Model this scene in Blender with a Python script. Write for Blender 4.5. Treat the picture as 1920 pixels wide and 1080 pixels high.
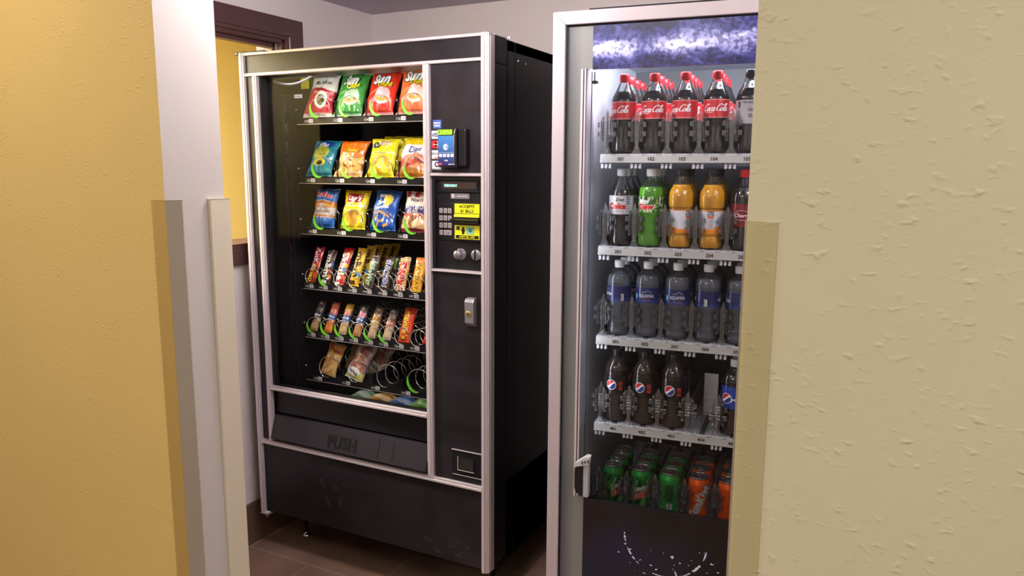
import bpy, bmesh, math, random
from mathutils import Vector, Matrix, noise
PI = math.pi
sc = bpy.context.scene
for o in list(bpy.data.objects): bpy.data.objects.remove(o)
COL = sc.collection

# ------------------------------------------------------------------ camera
EYE, PITCH, YAW, ROLL, FPX = 1.4462, 0.1576, 0.4719, 0.0050, 1418.6
cy, sy = math.cos(YAW), math.sin(YAW)
fwd = Vector((-sy*math.cos(PITCH), cy*math.cos(PITCH), -math.sin(PITCH)))
rt = Vector((cy, sy, 0)); up = rt.cross(fwd)
r2 = math.cos(ROLL)*rt + math.sin(ROLL)*up
u2 = -math.sin(ROLL)*rt + math.cos(ROLL)*up
cd = bpy.data.cameras.new('camera'); cam = bpy.data.objects.new('camera', cd); COL.objects.link(cam)
cd.sensor_width = 36; cd.lens = FPX/1920*36; cd.clip_start = 0.02
cam.matrix_world = Matrix(((r2.x, u2.x, -fwd.x, 0), (r2.y, u2.y, -fwd.y, 0), (r2.z, u2.z, -fwd.z, EYE), (0, 0, 0, 1)))
sc.camera = cam

# ------------------------------------------------------------------ light, exposure
sc.view_settings.view_transform = 'Standard'; sc.view_settings.look = 'None'
sc.view_settings.exposure = 0.0; sc.view_settings.gamma = 1
w = bpy.data.worlds.new('world'); sc.world = w; w.use_nodes = True
w.node_tree.nodes['Background'].inputs[0].default_value = (1.0, .96, .92, 1)
w.node_tree.nodes['Background'].inputs[1].default_value = 0.35

def area(name, loc, size, power, col, rot=(0, 0, 0)):
    l = bpy.data.lights.new(name, 'AREA'); l.shape = 'RECTANGLE'; l.size, l.size_y = size
    l.energy = power; l.color = col
    o = bpy.data.objects.new(name, l); COL.objects.link(o); o.location = loc; o.rotation_euler = rot
    return o
def globe_lamp(name, loc, r, power, col):
    l = bpy.data.lights.new(name, 'POINT'); l.shadow_soft_size = r; l.energy = power; l.color = col
    o = bpy.data.objects.new(name, l); COL.objects.link(o); o.location = loc; return o
globe_lamp('vending_ceiling_lamp', (-1.05, 1.42, 1.95), .11, 27, (1, .93, .95))
globe_lamp('vending_ceiling_lamp', (.25, 1.36, 1.95), .11, 12, (1, .93, .95))
area('hall_lamp_warm', (-1.75, .35, 2.36), (.5, .5), 15, (1, .90, .78))
area('hall_lamp_right', (.75, -.05, 2.36), (.8, .6), 20, (1, .97, .84))
area('hall_fill_rear', (-1.1, -1.2, 2.36), (1.6, .5), 42, (1, .95, .91))  # unseen fill behind the camera, added to light the machines from the front
area('back_room_lamp', (-2.8, 1.45, 2.09), (.6, .3), 75, (1, .96, .88))

# ------------------------------------------------------------------ helpers
def C(h):
    h = h.lstrip('#'); v = [int(h[i:i+2], 16)/255 for i in (0, 2, 4)]
    return tuple(x/12.92 if x <= .04045 else ((x+.055)/1.055)**2.4 for x in v)
def mixc(a, b, f): return tuple(a[i]*(1-f)+b[i]*f for i in range(3))

def mat(name, col=(.5, .5, .5), rough=.5, metal=0, spec=.5, emit=None, es=0, attr=False, coat=0):
    m = bpy.data.materials.new(name); m.use_nodes = True
    b = m.node_tree.nodes['Principled BSDF']
    b.inputs['Base Color'].default_value = (*col, 1); b.inputs['Roughness'].default_value = rough
    b.inputs['Metallic'].default_value = metal; b.inputs['Specular IOR Level'].default_value = spec
    b.inputs['Coat Weight'].default_value = coat
    if emit: b.inputs['Emission Color'].default_value = (*emit, 1); b.inputs['Emission Strength'].default_value = es
    if attr:
        a = m.node_tree.nodes.new('ShaderNodeAttribute'); a.attribute_name = 'Col'
        m.node_tree.links.new(a.outputs['Color'], b.inputs['Base Color'])
    return m
def nodes(m): return m.node_tree.nodes, m.node_tree.links, m.node_tree.nodes['Principled BSDF']

def thin(name, tint, gloss=.06, rough=.03, fres=1.45, diff=0, dcol=(1, 1, 1)):
    """thin clear plastic or glass: light passes tinted, the rest mirrors"""
    m = bpy.data.materials.new(name); m.use_nodes = True; n = m.node_tree.nodes; l = m.node_tree.links; n.clear()
    out = n.new('ShaderNodeOutputMaterial'); t = n.new('ShaderNodeBsdfTransparent'); t.inputs[0].default_value = (*tint, 1)
    g = n.new('ShaderNodeBsdfGlossy'); g.inputs['Roughness'].default_value = rough
    f = n.new('ShaderNodeFresnel'); f.inputs[0].default_value = fres
    a = n.new('ShaderNodeMath'); a.operation = 'MAXIMUM'; a.inputs[1].default_value = gloss
    l.new(f.outputs[0], a.inputs[0]); mx = n.new('ShaderNodeMixShader'); l.new(a.outputs[0], mx.inputs[0])
    src = t.outputs[0]
    if diff:
        d = n.new('ShaderNodeBsdfDiffuse'); d.inputs[0].default_value = (*dcol, 1); m2 = n.new('ShaderNodeMixShader'); m2.inputs[0].default_value = diff
        l.new(t.outputs[0], m2.inputs[1]); l.new(d.outputs[0], m2.inputs[2]); src = m2.outputs[0]
    l.new(src, mx.inputs[1]); l.new(g.outputs[0], mx.inputs[2]); l.new(mx.outputs[0], out.inputs[0])
    return m

def plaster(name, col, kind='fine', rough=.6, var=.06):
    m = mat(name, col, rough); n, l, b = nodes(m)
    tc = n.new('ShaderNodeTexCoord')
    bump = n.new('ShaderNodeBump'); bump.inputs['Distance'].default_value = .002
    n1 = n.new('ShaderNodeTexNoise'); n1.inputs['Scale'].default_value = 90 if kind == 'fine' else 55; n1.inputs['Detail'].default_value = 3
    l.new(tc.outputs['Object'], n1.inputs['Vector'])
    hsrc = n1.outputs['Fac']
    if kind != 'fine':
        mp = n.new('ShaderNodeMapping'); mp.inputs['Scale'].default_value = (.75, 1, 1.25); mp.inputs['Rotation'].default_value = (0, .5, 0)
        l.new(tc.outputs['Object'], mp.inputs['Vector'])
        n2 = n.new('ShaderNodeTexNoise'); n2.inputs['Scale'].default_value = 74 if kind == 'blobs' else 150; n2.inputs['Detail'].default_value = 1.5
        l.new(mp.outputs[0], n2.inputs['Vector'])
        r = n.new('ShaderNodeMapRange'); r.interpolation_type = 'SMOOTHSTEP'
        r.inputs['From Min'].default_value = .54; r.inputs['From Max'].default_value = .84
        l.new(n2.outputs['Fac'], r.inputs['Value'])
        n3 = n.new('ShaderNodeTexNoise'); n3.inputs['Scale'].default_value = 26; l.new(tc.outputs['Object'], n3.inputs['Vector'])
        r3 = n.new('ShaderNodeMapRange'); r3.inputs['From Min'].default_value = .42; r3.inputs['From Max'].default_value = .6
        l.new(n3.outputs['Fac'], r3.inputs['Value'])
        mu = n.new('ShaderNodeMath'); mu.operation = 'MULTIPLY'; l.new(r.outputs[0], mu.inputs[0]); l.new(r3.outputs[0], mu.inputs[1])
        ad = n.new('ShaderNodeMath'); ad.operation = 'MULTIPLY_ADD'; ad.inputs[1].default_value = .22
        l.new(n1.outputs['Fac'], ad.inputs[0]); l.new(mu.outputs[0], ad.inputs[2]); hsrc = ad.outputs[0]
        bump.inputs['Distance'].default_value = {'blobs': .0020, 'ripple': .0014, 'soft': .0005}[kind]
    l.new(hsrc, bump.inputs['Height']); bump.inputs['Strength'].default_value = {'fine': .45, 'soft': .35, 'ripple': .6, 'blobs': .8}[kind]
    l.new(bump.outputs[0], b.inputs['Normal'])
    n4 = n.new('ShaderNodeTexNoise'); n4.inputs['Scale'].default_value = 3.5; n4.inputs['Detail'].default_value = 5
    l.new(tc.outputs['Object'], n4.inputs['Vector'])
    mx = n.new('ShaderNodeMix'); mx.data_type = 'RGBA'; l.new(n4.outputs['Fac'], mx.inputs[0])
    mx.inputs[6].default_value = (*[c*(1-var) for c in col], 1); mx.inputs[7].default_value = (*[min(1, c*(1+var)) for c in col], 1)
    l.new(mx.outputs[2], b.inputs['Base Color'])
    return m

class MB:
    def __init__(s): s.v = []; s.f = []; s.m = []; s.c = []; s.sm = []
    def add(s, vs, fs, mi=0, col=(1, 1, 1), cols=None, smooth=False):
        o = len(s.v); s.v += [tuple(v) for v in vs]; s.c += (cols if cols else [col]*len(vs))
        for f in fs: s.f.append([i+o for i in f]); s.m.append(mi); s.sm.append(smooth)
        return s
    def box(s, a, b, mi=0, col=(1, 1, 1)):
        x0, y0, z0 = a; x1, y1, z1 = b
        vs = [(x0, y0, z0), (x1, y0, z0), (x1, y1, z0), (x0, y1, z0), (x0, y0, z1), (x1, y0, z1), (x1, y1, z1), (x0, y1, z1)]
        return s.add(vs, [(0, 3, 2, 1), (4, 5, 6, 7), (0, 1, 5, 4), (1, 2, 6, 5), (2, 3, 7, 6), (3, 0, 4, 7)], mi, col)
    def prism(s, pts, y0, y1, mi=0, col=(1, 1, 1)):
        """outline in x,z run along y"""
        n = len(pts); vs = [(x, y0, z) for x, z in pts]+[(x, y1, z) for x, z in pts]
        fs = [tuple(range(n)), tuple(range(2*n-1, n-1, -1))]+[(i, n+i, n+(i+1) % n, (i+1) % n) for i in range(n)]
        return s.add(vs, fs, mi, col)
    def prof(s, pts, x0, x1, mi=0, col=(1, 1, 1)):
        """outline in y,z run along x"""
        n = len(pts); vs = [(x0, y, z) for y, z in pts]+[(x1, y, z) for y, z in pts]
        fs = [tuple(range(n-1, -1, -1)), tuple(range(n, 2*n))]+[(i, (i+1) % n, n+(i+1) % n, n+i) for i in range(n)]
        return s.add(vs, fs, mi, col)
    def lathe(s, pr, seg=32, c=(0, 0, 0), axis='z', mi=0, col=(1, 1, 1), smooth=True, colfn=None, rfn=None):
        vs = []; cs = []
        for r, z in pr:
            for k in range(seg):
                a = 2*PI*k/seg; rr = r*(rfn(a, z) if rfn else 1)
                x, y = rr*math.cos(a), rr*math.sin(a)
                p = (x, y, z) if axis == 'z' else ((x, z, y) if axis == 'y' else (z, x, y))
                vs.append((p[0]+c[0], p[1]+c[1], p[2]+c[2])); cs.append(colfn(a, z) if colfn else col)
        fs = []
        for i in range(len(pr)-1):
            for k in range(seg):
                a, b = i*seg+k, i*seg+(k+1) % seg; q = (a, b, b+seg, a+seg)
                fs.append(q if axis != 'y' else q[::-1])
        return s.add(vs, fs, mi, col, cs, smooth)
    def tube(s, pts, r, seg=6, mi=0, col=(1, 1, 1), flat=None):
        """round bar along a path; r may be a list"""
        pts = [Vector(p) for p in pts]; n = len(pts); vs = []; prev = None
        for i, p in enumerate(pts):
            t = (pts[min(i+1, n-1)]-pts[max(i-1, 0)]).normalized()
            if prev is None: a = t.orthogonal().normalized()
            else: a = (prev-t*prev.dot(t)).normalized()
            prev = a; b = t.cross(a); rr = r[i] if isinstance(r, list) else r
            for k in range(seg):
                q = 2*PI*k/seg; vs.append(p+a*math.cos(q)*rr+b*math.sin(q)*rr)
        fs = [(i*seg+k, i*seg+(k+1) % seg, (i+1)*seg+(k+1) % seg, (i+1)*seg+k) for i in range(n-1) for k in range(seg)]
        fs += [tuple(range(seg-1, -1, -1)), tuple((n-1)*seg+k for k in range(seg))]
        return s.add(vs, fs, mi, col, None, True)
    def sheet(s, nx, ny, pos, colfn=None, mi=0, flip=False, smooth=True, col=(1, 1, 1)):
        vs = []; cs = []
        for j in range(ny+1):
            for i in range(nx+1):
                vs.append(pos(i/nx, j/ny)); cs.append(colfn(i/nx, j/ny) if colfn else col)
        W = nx+1; fs = []
        for j in range(ny):
            for i in range(nx):
                q = (j*W+i, j*W+i+1, (j+1)*W+i+1, (j+1)*W+i); fs.append(q[::-1] if flip else q)
        return s.add(vs, fs, mi, col, cs, smooth)
    def patch(s, x0, y0, x1, y1, n, mp, colfn, mi=0, lift=.0005):
        """small printed mark: only the cells where colfn gives a colour"""
        m = max(1, int(n*(y1-y0)/(x1-x0)))
        for j in range(m):
            for i in range(n):
                xa, xb = x0+(x1-x0)*i/n, x0+(x1-x0)*(i+1)/n; ya, yb = y0+(y1-y0)*j/m, y0+(y1-y0)*(j+1)/m
                c = colfn((i+.5)/n, (j+.5)/m)
                if c: s.add([mp(xa, ya, lift), mp(xb, ya, lift), mp(xb, yb, lift), mp(xa, yb, lift)], [(0, 1, 2, 3)], mi, c)
    def text(s, t, mp, x, y, size, col=(1, 1, 1), bold=0, shear=0, rot=0, mi=0, lift=.0010, sx=1, align='CENTER', outline=None, ow=.05):
        if outline: s.text(t, mp, x, y, size, outline, bold+ow, shear, rot, mi, lift*.5, sx, align)
        vs, fs = glyphs(t, bold, shear, align); c, q = math.cos(rot), math.sin(rot)
        out = []
        for (a, b) in vs:
            a = a*size*sx; b = (b-.36)*size
            out.append(mp(x+a*c-b*q, y+a*q+b*c, lift))
        return s.add(out, fs, mi, col)
    def build(s, name, mats, parent=None, bevel=0, smooth=None, loc=None, rot=None, solid=0):
        me = bpy.data.meshes.new(name); me.from_pydata([Vector(v) for v in s.v], [], s.f)
        for m in (mats if isinstance(mats, (list, tuple)) else [mats]): me.materials.append(m)
        me.polygons.foreach_set('material_index', s.m)
        me.polygons.foreach_set('use_smooth', [bool(x) if smooth is None else smooth for x in s.sm])
        ca = me.color_attributes.new('Col', 'FLOAT_COLOR', 'POINT')
        ca.data.foreach_set('color', [k for c in s.c for k in (c[0], c[1], c[2], 1)])
        me.update()
        o = bpy.data.objects.new(name, me); COL.objects.link(o)
        if parent: o.parent = parent
        if loc is not None: o.location = loc
        if rot is not None: o.rotation_euler = rot
        if bevel:
            b = o.modifiers.new('bevel', 'BEVEL'); b.width = bevel; b.segments = 2; b.limit_method = 'ANGLE'; b.angle_limit = .7
        if solid:
            b = o.modifiers.new('solid', 'SOLIDIFY'); b.thickness = solid
        return o

_g = {}
def glyphs(t, bold, shear, align):
    k = (t, bold, shear, align)
    if k not in _g:
        c = bpy.data.curves.new('t', 'FONT'); c.body = t; c.size = 1; c.offset = bold; c.shear = shear; c.align_x = align; c.resolution_u = 2
        c.space_character = 1+bold*1.5
        o = bpy.data.objects.new('t', c); me = bpy.data.meshes.new_from_object(o)
        bmx = bmesh.new(); bmx.from_mesh(me); bmesh.ops.triangulate(bmx, faces=bmx.faces)
        for _ in range(3):
            el = [e_ for e_ in bmx.edges if e_.calc_length() > .22]
            if el: bmesh.ops.subdivide_edges(bmx, edges=el, cuts=1); bmesh.ops.triangulate(bmx, faces=bmx.faces)
        bmx.to_mesh(me); bmx.free()
        _g[k] = ([(v.co.x, v.co.y) for v in me.vertices], [tuple(p.vertices) for p in me.polygons])
        bpy.data.meshes.remove(me); bpy.data.objects.remove(o); bpy.data.curves.remove(c)
    return _g[k]

def tag(o, label=None, cat=None, group=None, kind=None):
    if label: o['label'] = label
    if cat: o['category'] = cat
    if group: o['group'] = group
    if kind: o['kind'] = kind
    return o
def empty(name, loc, rz=0):
    o = bpy.data.objects.new(name, None); COL.objects.link(o); o.location = loc; o.rotation_euler = (0, 0, rz); o.empty_display_size = .1
    return o
def copy_tree(o, parent=None):
    c = o.copy(); COL.objects.link(c); c.parent = parent
    for ch in list(o.children): copy_tree(ch, c)
    return c
def struct(name, mb, m, **k): return tag(mb.build(name, m, **k), kind='structure')

# ------------------------------------------------------------------ materials
M = {}
M['yellow'] = plaster('hall_yellow_left', C('c6a865'), 'ripple')  # yellow tone of the hall wall, left part
M['beige'] = plaster('hall_beige_right', C('c8bfa0'), 'blobs')  # beige tone of the hall wall, right part
M['white'] = plaster('white_paint', C('c0b8b2'), 'soft', var=.02)
M['roomwall'] = plaster('room_wall_paint', C('e8dedc'), 'fine', var=.02)
M['ceiling'] = plaster('ceiling_paint', C('c6bbc8'), 'fine', var=.02)
M['yroom'] = plaster('yellow_room_paint', C('e2d08a'), 'fine', var=.03)
M['guard'] = thin('clear_guard', (.965, .95, .90), .015, .3, 1.1, diff=.05, dcol=C('c9bb86'))
M['cream'] = mat('cream_guard', C('cdc3ad'), .45)
M['brown'] = mat('dark_brown_wood', C('573a3c'), .35)
M['browndk'] = mat('brown_groove', C('1c1012'), .5)
M['silver'] = mat('brushed_aluminium', C('d2c8ca'), .38, .35)
M['silverw'] = mat('pale_anodised_frame', C('c2b9bb'), .4, .25)
M['chrome'] = mat('chrome', (.8, .8, .8), .15, 1)
M['wire'] = mat('spiral_wire', (.75, .74, .74), .25, 1)
M['green'] = mat('green_plastic', C('6fd62c'), .35)
M['blackp'] = mat('black_plastic', C('18161a'), .38, spec=.35)
M['black'] = mat('black_metal', C('100e11'), .45, spec=.35)
M['cavity'] = mat('cavity_black', C('161417'), .5)
M['darkgrey'] = mat('grey_liner', C('4b4a4f'), .5)
M['print'] = mat('printed_film', (1, 1, 1), .28, attr=True, coat=.3)
M['matteprint'] = mat('printed_card', (1, 1, 1), .5, attr=True)
M['whitep'] = mat('white_plastic', C('e6e6ea'), .4)
M['greyband'] = mat('grey_band', C('8d8e8c'), .3)
M['glass'] = thin('glass_pane', (.98, .985, .985), .005, .0, 1.09)
M['glassd'] = thin('cooler_glass', (.945, .95, .955), .010, .0, 1.14)
M['pet'] = thin('clear_bottle', (.96, .965, .975), .035, .05, 1.35, diff=.015, dcol=(.9, .92, 1))
M['clearp'] = thin('clear_plastic', (.965, .97, .985), .07, .10, 1.5, diff=.025, dcol=(.85, .86, .95))
M['cola'] = mat('cola', C('1a0f0a'), .12)
M['cavitywhite'] = mat('white_liner', C('d9dde6'), .5)
# laminate of the snack machine with scuffs
lam = mat('black_laminate', C('2a262b'), .42, spec=.3); n, l, b = nodes(lam)
tc = n.new('ShaderNodeTexCoord'); nz = n.new('ShaderNodeTexNoise'); nz.inputs['Scale'].default_value = 7; nz.inputs['Detail'].default_value = 6; nz.inputs['Roughness'].default_value = .65
l.new(tc.outputs['Object'], nz.inputs['Vector']); cr = n.new('ShaderNodeValToRGB'); l.new(nz.outputs['Fac'], cr.inputs[0])
cr.color_ramp.elements[0].position = .35; cr.color_ramp.elements[0].color = (*C('1a171b'), 1); cr.color_ramp.elements[1].position = .75; cr.color_ramp.elements[1].color = (*C('2b262b'), 1)
l.new(cr.outputs[0], b.inputs['Base Color'])
r = n.new('ShaderNodeMapRange'); r.inputs['To Min'].default_value = .30; r.inputs['To Max'].default_value = .52; l.new(nz.outputs['Fac'], r.inputs['Value']); l.new(r.outputs[0], b.inputs['Roughness'])
M['laminate'] = lam
# floor tiles
ft = mat('brown_floor_tile', C('4a372f'), .28); n, l, b = nodes(ft)
tc = n.new('ShaderNodeTexCoord'); mp = n.new('ShaderNodeMapping'); mp.inputs['Location'].default_value = (1.84+.61*4, -1.97+.305*12, 0); l.new(tc.outputs['Object'], mp.inputs['Vector'])
br = n.new('ShaderNodeTexBrick'); br.inputs['Scale'].default_value = 1; br.inputs['Brick Width'].default_value = .61; br.inputs['Row Height'].default_value = .305
br.inputs['Mortar Size'].default_value = .0028; br.inputs['Mortar Smooth'].default_value = .1; br.offset = .5
br.inputs['Color1'].default_value = (*C('967a66'), 1); br.inputs['Color2'].default_value = (*C('86695a'), 1); br.inputs['Mortar'].default_value = (*C('a3917f'), 1)
l.new(mp.outputs[0], br.inputs['Vector'])
nz = n.new('ShaderNodeTexNoise'); nz.inputs['Scale'].default_value = 5; nz.inputs['Detail'].default_value = 8; l.new(tc.outputs['Object'], nz.inputs['Vector'])
mx = n.new('ShaderNodeMix'); mx.data_type = 'RGBA'; mx.blend_type = 'OVERLAY'; mx.inputs[0].default_value = .7; l.new(br.outputs['Color'], mx.inputs[6]); l.new(nz.outputs['Fac'], mx.inputs[7])
l.new(mx.outputs[2], b.inputs['Base Color'])
M['floor'] = ft
bt = mat('brown_base_tile', C('3c2b25'), .3); n, l, b = nodes(bt)
tc = n.new('ShaderNodeTexCoord'); nz = n.new('ShaderNodeTexNoise'); nz.inputs['Scale'].default_value = 6; nz.inputs['Detail'].default_value = 7; l.new(tc.outputs['Object'], nz.inputs['Vector'])
cr = n.new('ShaderNodeValToRGB'); cr.color_ramp.elements[0].color = (*C('4e3c31'), 1); cr.color_ramp.elements[1].color = (*C('78604f'), 1); l.new(nz.outputs['Fac'], cr.inputs[0]); l.new(cr.outputs[0], b.inputs['Base Color'])
M['basetile'] = bt

# ------------------------------------------------------------------ room
WX, WY, WZ = -2.148, 2.83, 2.112          # vending alcove: left wall, back wall, ceiling
HY, HB = .975, 1.115                        # hall wall faces
JL, JR = -1.2297, -.169                     # opening jambs
XR = .62
HZ = 2.40
b_ = MB().box((-4.6, -1.9, -.05), (2.4, 4.4, 0)); struct('floor', b_, M['floor'])
struct('ceiling', MB().box((-3.7, HY+.001, WZ), (XR+.1, 4.3, WZ+.06)), M['ceiling'])
struct('ceiling_hall', MB().box((-4.6, -1.9, HZ), (2.4, HY-.002, HZ+.06)), M['white'])
struct('wall_back', MB().box((WX, WY, 0), (XR+.1, WY+.1, WZ)), M['roomwall'])
struct('wall_right', MB().box((XR, HB, 0), (XR+.1, WY, WZ)), M['roomwall'])
# left wall of the alcove with its pass-through opening
OY0, OY1, OZ0, OZ1 = 1.40, 2.275, 1.155, 1.925
T = .13
wl = MB(); wl.box((WX-T, HB, 0), (WX, WY, OZ0-.0)); wl.box((WX-T, HB, OZ1), (WX, WY, WZ)); wl.box((WX-T, HB, OZ0), (WX, OY0, OZ1)); wl.box((WX-T, OY1, OZ0), (WX, WY, OZ1))
struct('wall_left', wl, M['roomwall'])
# hall wall: left part is yellow on the hall face, white at the jamb and inside
def hallwall(name, x0, x1, face, jambx):
    m = MB(); z1 = HZ
    vs = [(x0, HY, 0), (x1, HY, 0), (x1, HB, 0), (x0, HB, 0), (x0, HY, z1), (x1, HY, z1), (x1, HB, z1), (x0, HB, z1)]
    m.add(vs, [(0, 1, 5, 4)], 0); m.add(vs, [(1, 2, 6, 5), (2, 3, 7, 6), (3, 0, 4, 7), (4, 5, 6, 7), (0, 3, 2, 1)], 1)
    return struct(name, m, [face, M['white']])
hallwall('wall_front_left', -4.6, JL, M['yellow'], JL)
hallwall('wall_front_right', JR, 2.4, M['beige'], JR)
struct('wall_front_top', MB().box((JL, HY, WZ), (JR, HB, HZ)), M['white'])
# hall behind the camera
struct('wall_hall', MB().box((-4.6, -1.9, 0), (2.4, -1.8, HZ)), M['white'])
# corner guards
GZ = 1.382
def lguard(name, cx, sgn_x, cy_, sgn_y, leg, t, m, label):
    g = MB(); a = cx; 
    x = lambda d: a+sgn_x*d; y = lambda d: cy_+sgn_y*d
    pts = [(x(-t), y(-t)), (x(leg), y(-t)), (x(leg), y(0)), (x(0), y(0)), (x(0), y(leg)), (x(-t), y(leg))]
    n_ = len(pts); vs = [(p[0], p[1], .166) for p in pts]+[(p[0], p[1], GZ) for p in pts]
    g.add(vs, [(0, 1, 2, 3), (0, 3, 4, 5), (n_+3, n_+2, n_+1, n_), (n_+5, n_+4, n_+3, n_)]+[(i, (i+1) % n_, n_+(i+1) % n_, n_+i) for i in range(n_)])
    o = g.build(name, m, bevel=.0008); tag(o, kind='structure'); return o
lguard('trim_1', JL, -1, HY, 1, .038, .0022, M['guard'], '')       # clear guard, near corner of the left jamb
lguard('trim_2', JL, -1, HB, -1, .042, .008, M['cream'], '')
lguard('trim_3', JR, 1, HY, 1, .038, .0022, M['guard'], '')
# base tiles
struct('baseboard_left', MB().box((WX, HB, 0), (WX+.012, WY, .165)), M['basetile'], bevel=.002)
struct('baseboard_back', MB().box((WX+.012, WY-.012, 0), (XR, WY, .165)), M['basetile'], bevel=.002)
# window casing (dark wood) of the pass-through
wc = MB()
cw = .092
wc.box((WX, OY0-cw, OZ1-.002), (WX+.018, OY1+cw, OZ1+.078)); wc.box((WX, OY1, OZ0-.06), (WX+.018, OY1+cw, OZ1)); wc.box((WX, OY0-cw, OZ0-.06), (WX+.018, OY0, OZ1))
wc.box((WX, OY0-cw, OZ0-.065), (WX+.02, OY1+cw, OZ0-.008))
wc.box((WX-T, OY1-.012, OZ0), (WX+.004, OY1, OZ1)); wc.box((WX-T, OY0, OZ0), (WX+.004, OY0+.012, OZ1)); wc.box((WX-T, OY0, OZ1-.014), (WX+.004, OY1, OZ1))
wc.box((WX-.07, OY1-.028, OZ0), (WX-.03, OY1-.012, OZ1)); wc.box((WX-.07, OY0, OZ1-.03), (WX-.03, OY1, OZ1-.014))
wc.box((WX+.018, OY1+.012, OZ0-.06), (WX+.024, OY1+.022, OZ1+.012)); wc.box((WX+.018, OY0, OZ1+.010), (WX+.024, OY1+.022, OZ1+.020))
wc.box((WX-T-.02, OY0-.03, OZ0-.02), (WX+.012, OY1+.03, OZ0+.012))
struct('window_1', wc, M['brown'], bevel=.002)
ws_ = MB(); ws_.box((WX-.028, OY1-.0155, OZ0+.012), (WX-.024, OY1-.011, OZ1-.016)); struct('trim_highlight_4', ws_, M['silver'])  # pale strip drawn for the highlight line along the weatherstrip of the reveal
ws_ = MB(); ws_.box((WX+.022, OY1+.008, OZ0), (WX+.0255, OY1+.011, OZ1+.008)); struct('trim_highlight_5', ws_, M['silver'])  # second pale strip, the highlight line at the casing edge
struct('trim_6', MB().box((WX+.012, HB, 0), (WX+.0155, WY-.012, .0012)), mat('grout', C('a3917f'), .7))
# the yellow room seen through it
yr = MB(); yr.box((-3.45, 1.2, 0), (-3.35, 4.3, WZ)); yr.box((-3.45, 4.2, 0), (WX-T, 4.3, WZ)); yr.box((-3.45, 1.116, 0), (WX-T, 1.2, WZ))
struct('wall_yellow_room', yr, M['yroom'])
struct('ceiling_yellow_room', MB().box((-3.35, 1.2, WZ-.006), (WX-T, 4.2, WZ-.001)), M['yroom'])

# ------------------------------------------------------------------ snack machine
SX, SY, SW, SH = -2.0695, 1.98, .9777, 1.83
snack = tag(empty('snack_vending_machine', (SX, SY, 0)), 'tall black snack vending machine with aluminium trim and a glass window of snacks', 'vending machine')
DV = .118                                     # door thickness
front = lambda u0=0, v=0: (lambda x, y, lift=.0006: Vector((x, v-lift, y)))
# cabinet
cb = MB(); V0, V1, cu0, cu1 = .129, .845, .012, .974
cb.box((cu0, V0, .14), (cu0+.03, V1, SH-.002)); cb.box((cu1-.16, V0+.05, .14), (cu1, V1, SH-.002)); cb.box((cu1-.02, V0, .14), (cu1, V0+.05, SH-.002))
cb.box((cu0, V0, SH-.035), (cu1, V1, SH-.0015)); cb.box((cu0, V1-.03, .14), (cu1, V1, SH-.002)); cb.box((cu0, V0, .14), (cu1, V1, .42))
o = cb.build('cabinet', M['black'], snack, bevel=.002)
bx = MB(); bx.box((cu0+.03, V0, .42), (cu0+.055, .76, 1.70)); bx.box((cu0+.055, V0+.02, .45), (cu0+.0605, .74, 1.64))
bx.build('side_liner', M['cavity'], snack, bevel=.002)
bx = MB(); bx.box((cu0+.062, V0-.004, .47), (cu0+.0655, V0+.002, 1.69)); bx.build('edge_highlight_strip', M['chrome'], snack)  # chrome strip added as the bright highlight along the cabinet's front edge
bk = MB(); bk.box((cu0+.055, .765, .42), (cu1-.16, .80, SH-.04)); bk.build('rear_liner', mat('liner_charcoal', C('2b282c'), .5), snack)
# top tabs and screws
tb = MB(); tb.box((.925, .045, SH), (.975, .125, SH+.004)); tb.box((.962, .15, SH-.002), (.972, .158, SH+.012)); tb.box((.95, .135, SH-.002), (.972, .142, SH+.006))
tb.build('hinge_tab', M['silver'], snack, bevel=.001)
tb = MB(); tb.box((-.022, .02, SH-.002), (.09, .17, SH+.010)); tb.box((-.026, .0, SH-.004), (-.01, .1, SH+.006)); tb.build('top_hinge_plate', M['blackp'], snack, bevel=.002)
for yy, zz, rr in ((.2, 1.774, .0042), (.255, 1.772, .0028)):
    sc_ = MB(); sc_.lathe([(0, .003), (rr*.7, .0028), (rr, .001), (rr, -.002)], 14, (.974, yy, zz), 'x'); sc_.build('side_screw', M['chrome'], snack)
# door box (dark) built as a frame around window
db = MB()
dk = [(0, .16, .978, .434), (0, 1.752, .978, SH), (0, .434, .068, 1.752), (.768, .434, .978, 1.752)]
for x0, z0, x1, z1 in dk: db.box((x0+.001, .022, z0+.001), (x1-.001, DV, z1-.001))
db.build('door_body', M['black'], snack)
# laminate panels
pn = MB(); pn.box((.022, .001, 1.762), (.957, .012, 1.822)); pn.build('top_panel', M['laminate'], snack, bevel=.001)
pn = MB(); pn.box((.022, .001, .164), (.957, .012, .431)); 
def scuff(s, t):
    v = noise.noise(Vector((s*5, t*4, 9)))+.6*noise.noise(Vector((s*14, t*11, 2))); return (0, 0, 0) if v > .36 and math.hypot(s-.5, t-.5) < .5 else None
pn.patch(.28, .24, .42, .37, 40, front(v=.001), scuff, 1, lift=.0004)
pn.patch(.72, .18, .93, .24, 40, front(v=.001), scuff, 1, lift=.0004)
for k in range(7): pn.add([(.560+.012*k, .0004, .290-.009*k), (.572+.012*k, .0004, .281-.009*k), (.572+.012*k, .0004, .284-.009*k), (.561+.012*k, .0004, .293-.009*k)], [(0, 1, 2, 3)], 1)
pn.build('lower_panel', [M['laminate'], mat('scuff', C('2f2b30'), .6)], snack, bevel=.001)
pn = MB(); pn.box((.779, .002, 1.430), (.957, .012, 1.752)); pn.build('upper_control_panel', M['laminate'], snack, bevel=.001)
pn = MB(); pn.box((.779, .002, .452), (.957, .012, 1.128)); pn.build('lower_control_panel', M['laminate'], snack, bevel=.001)
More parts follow.
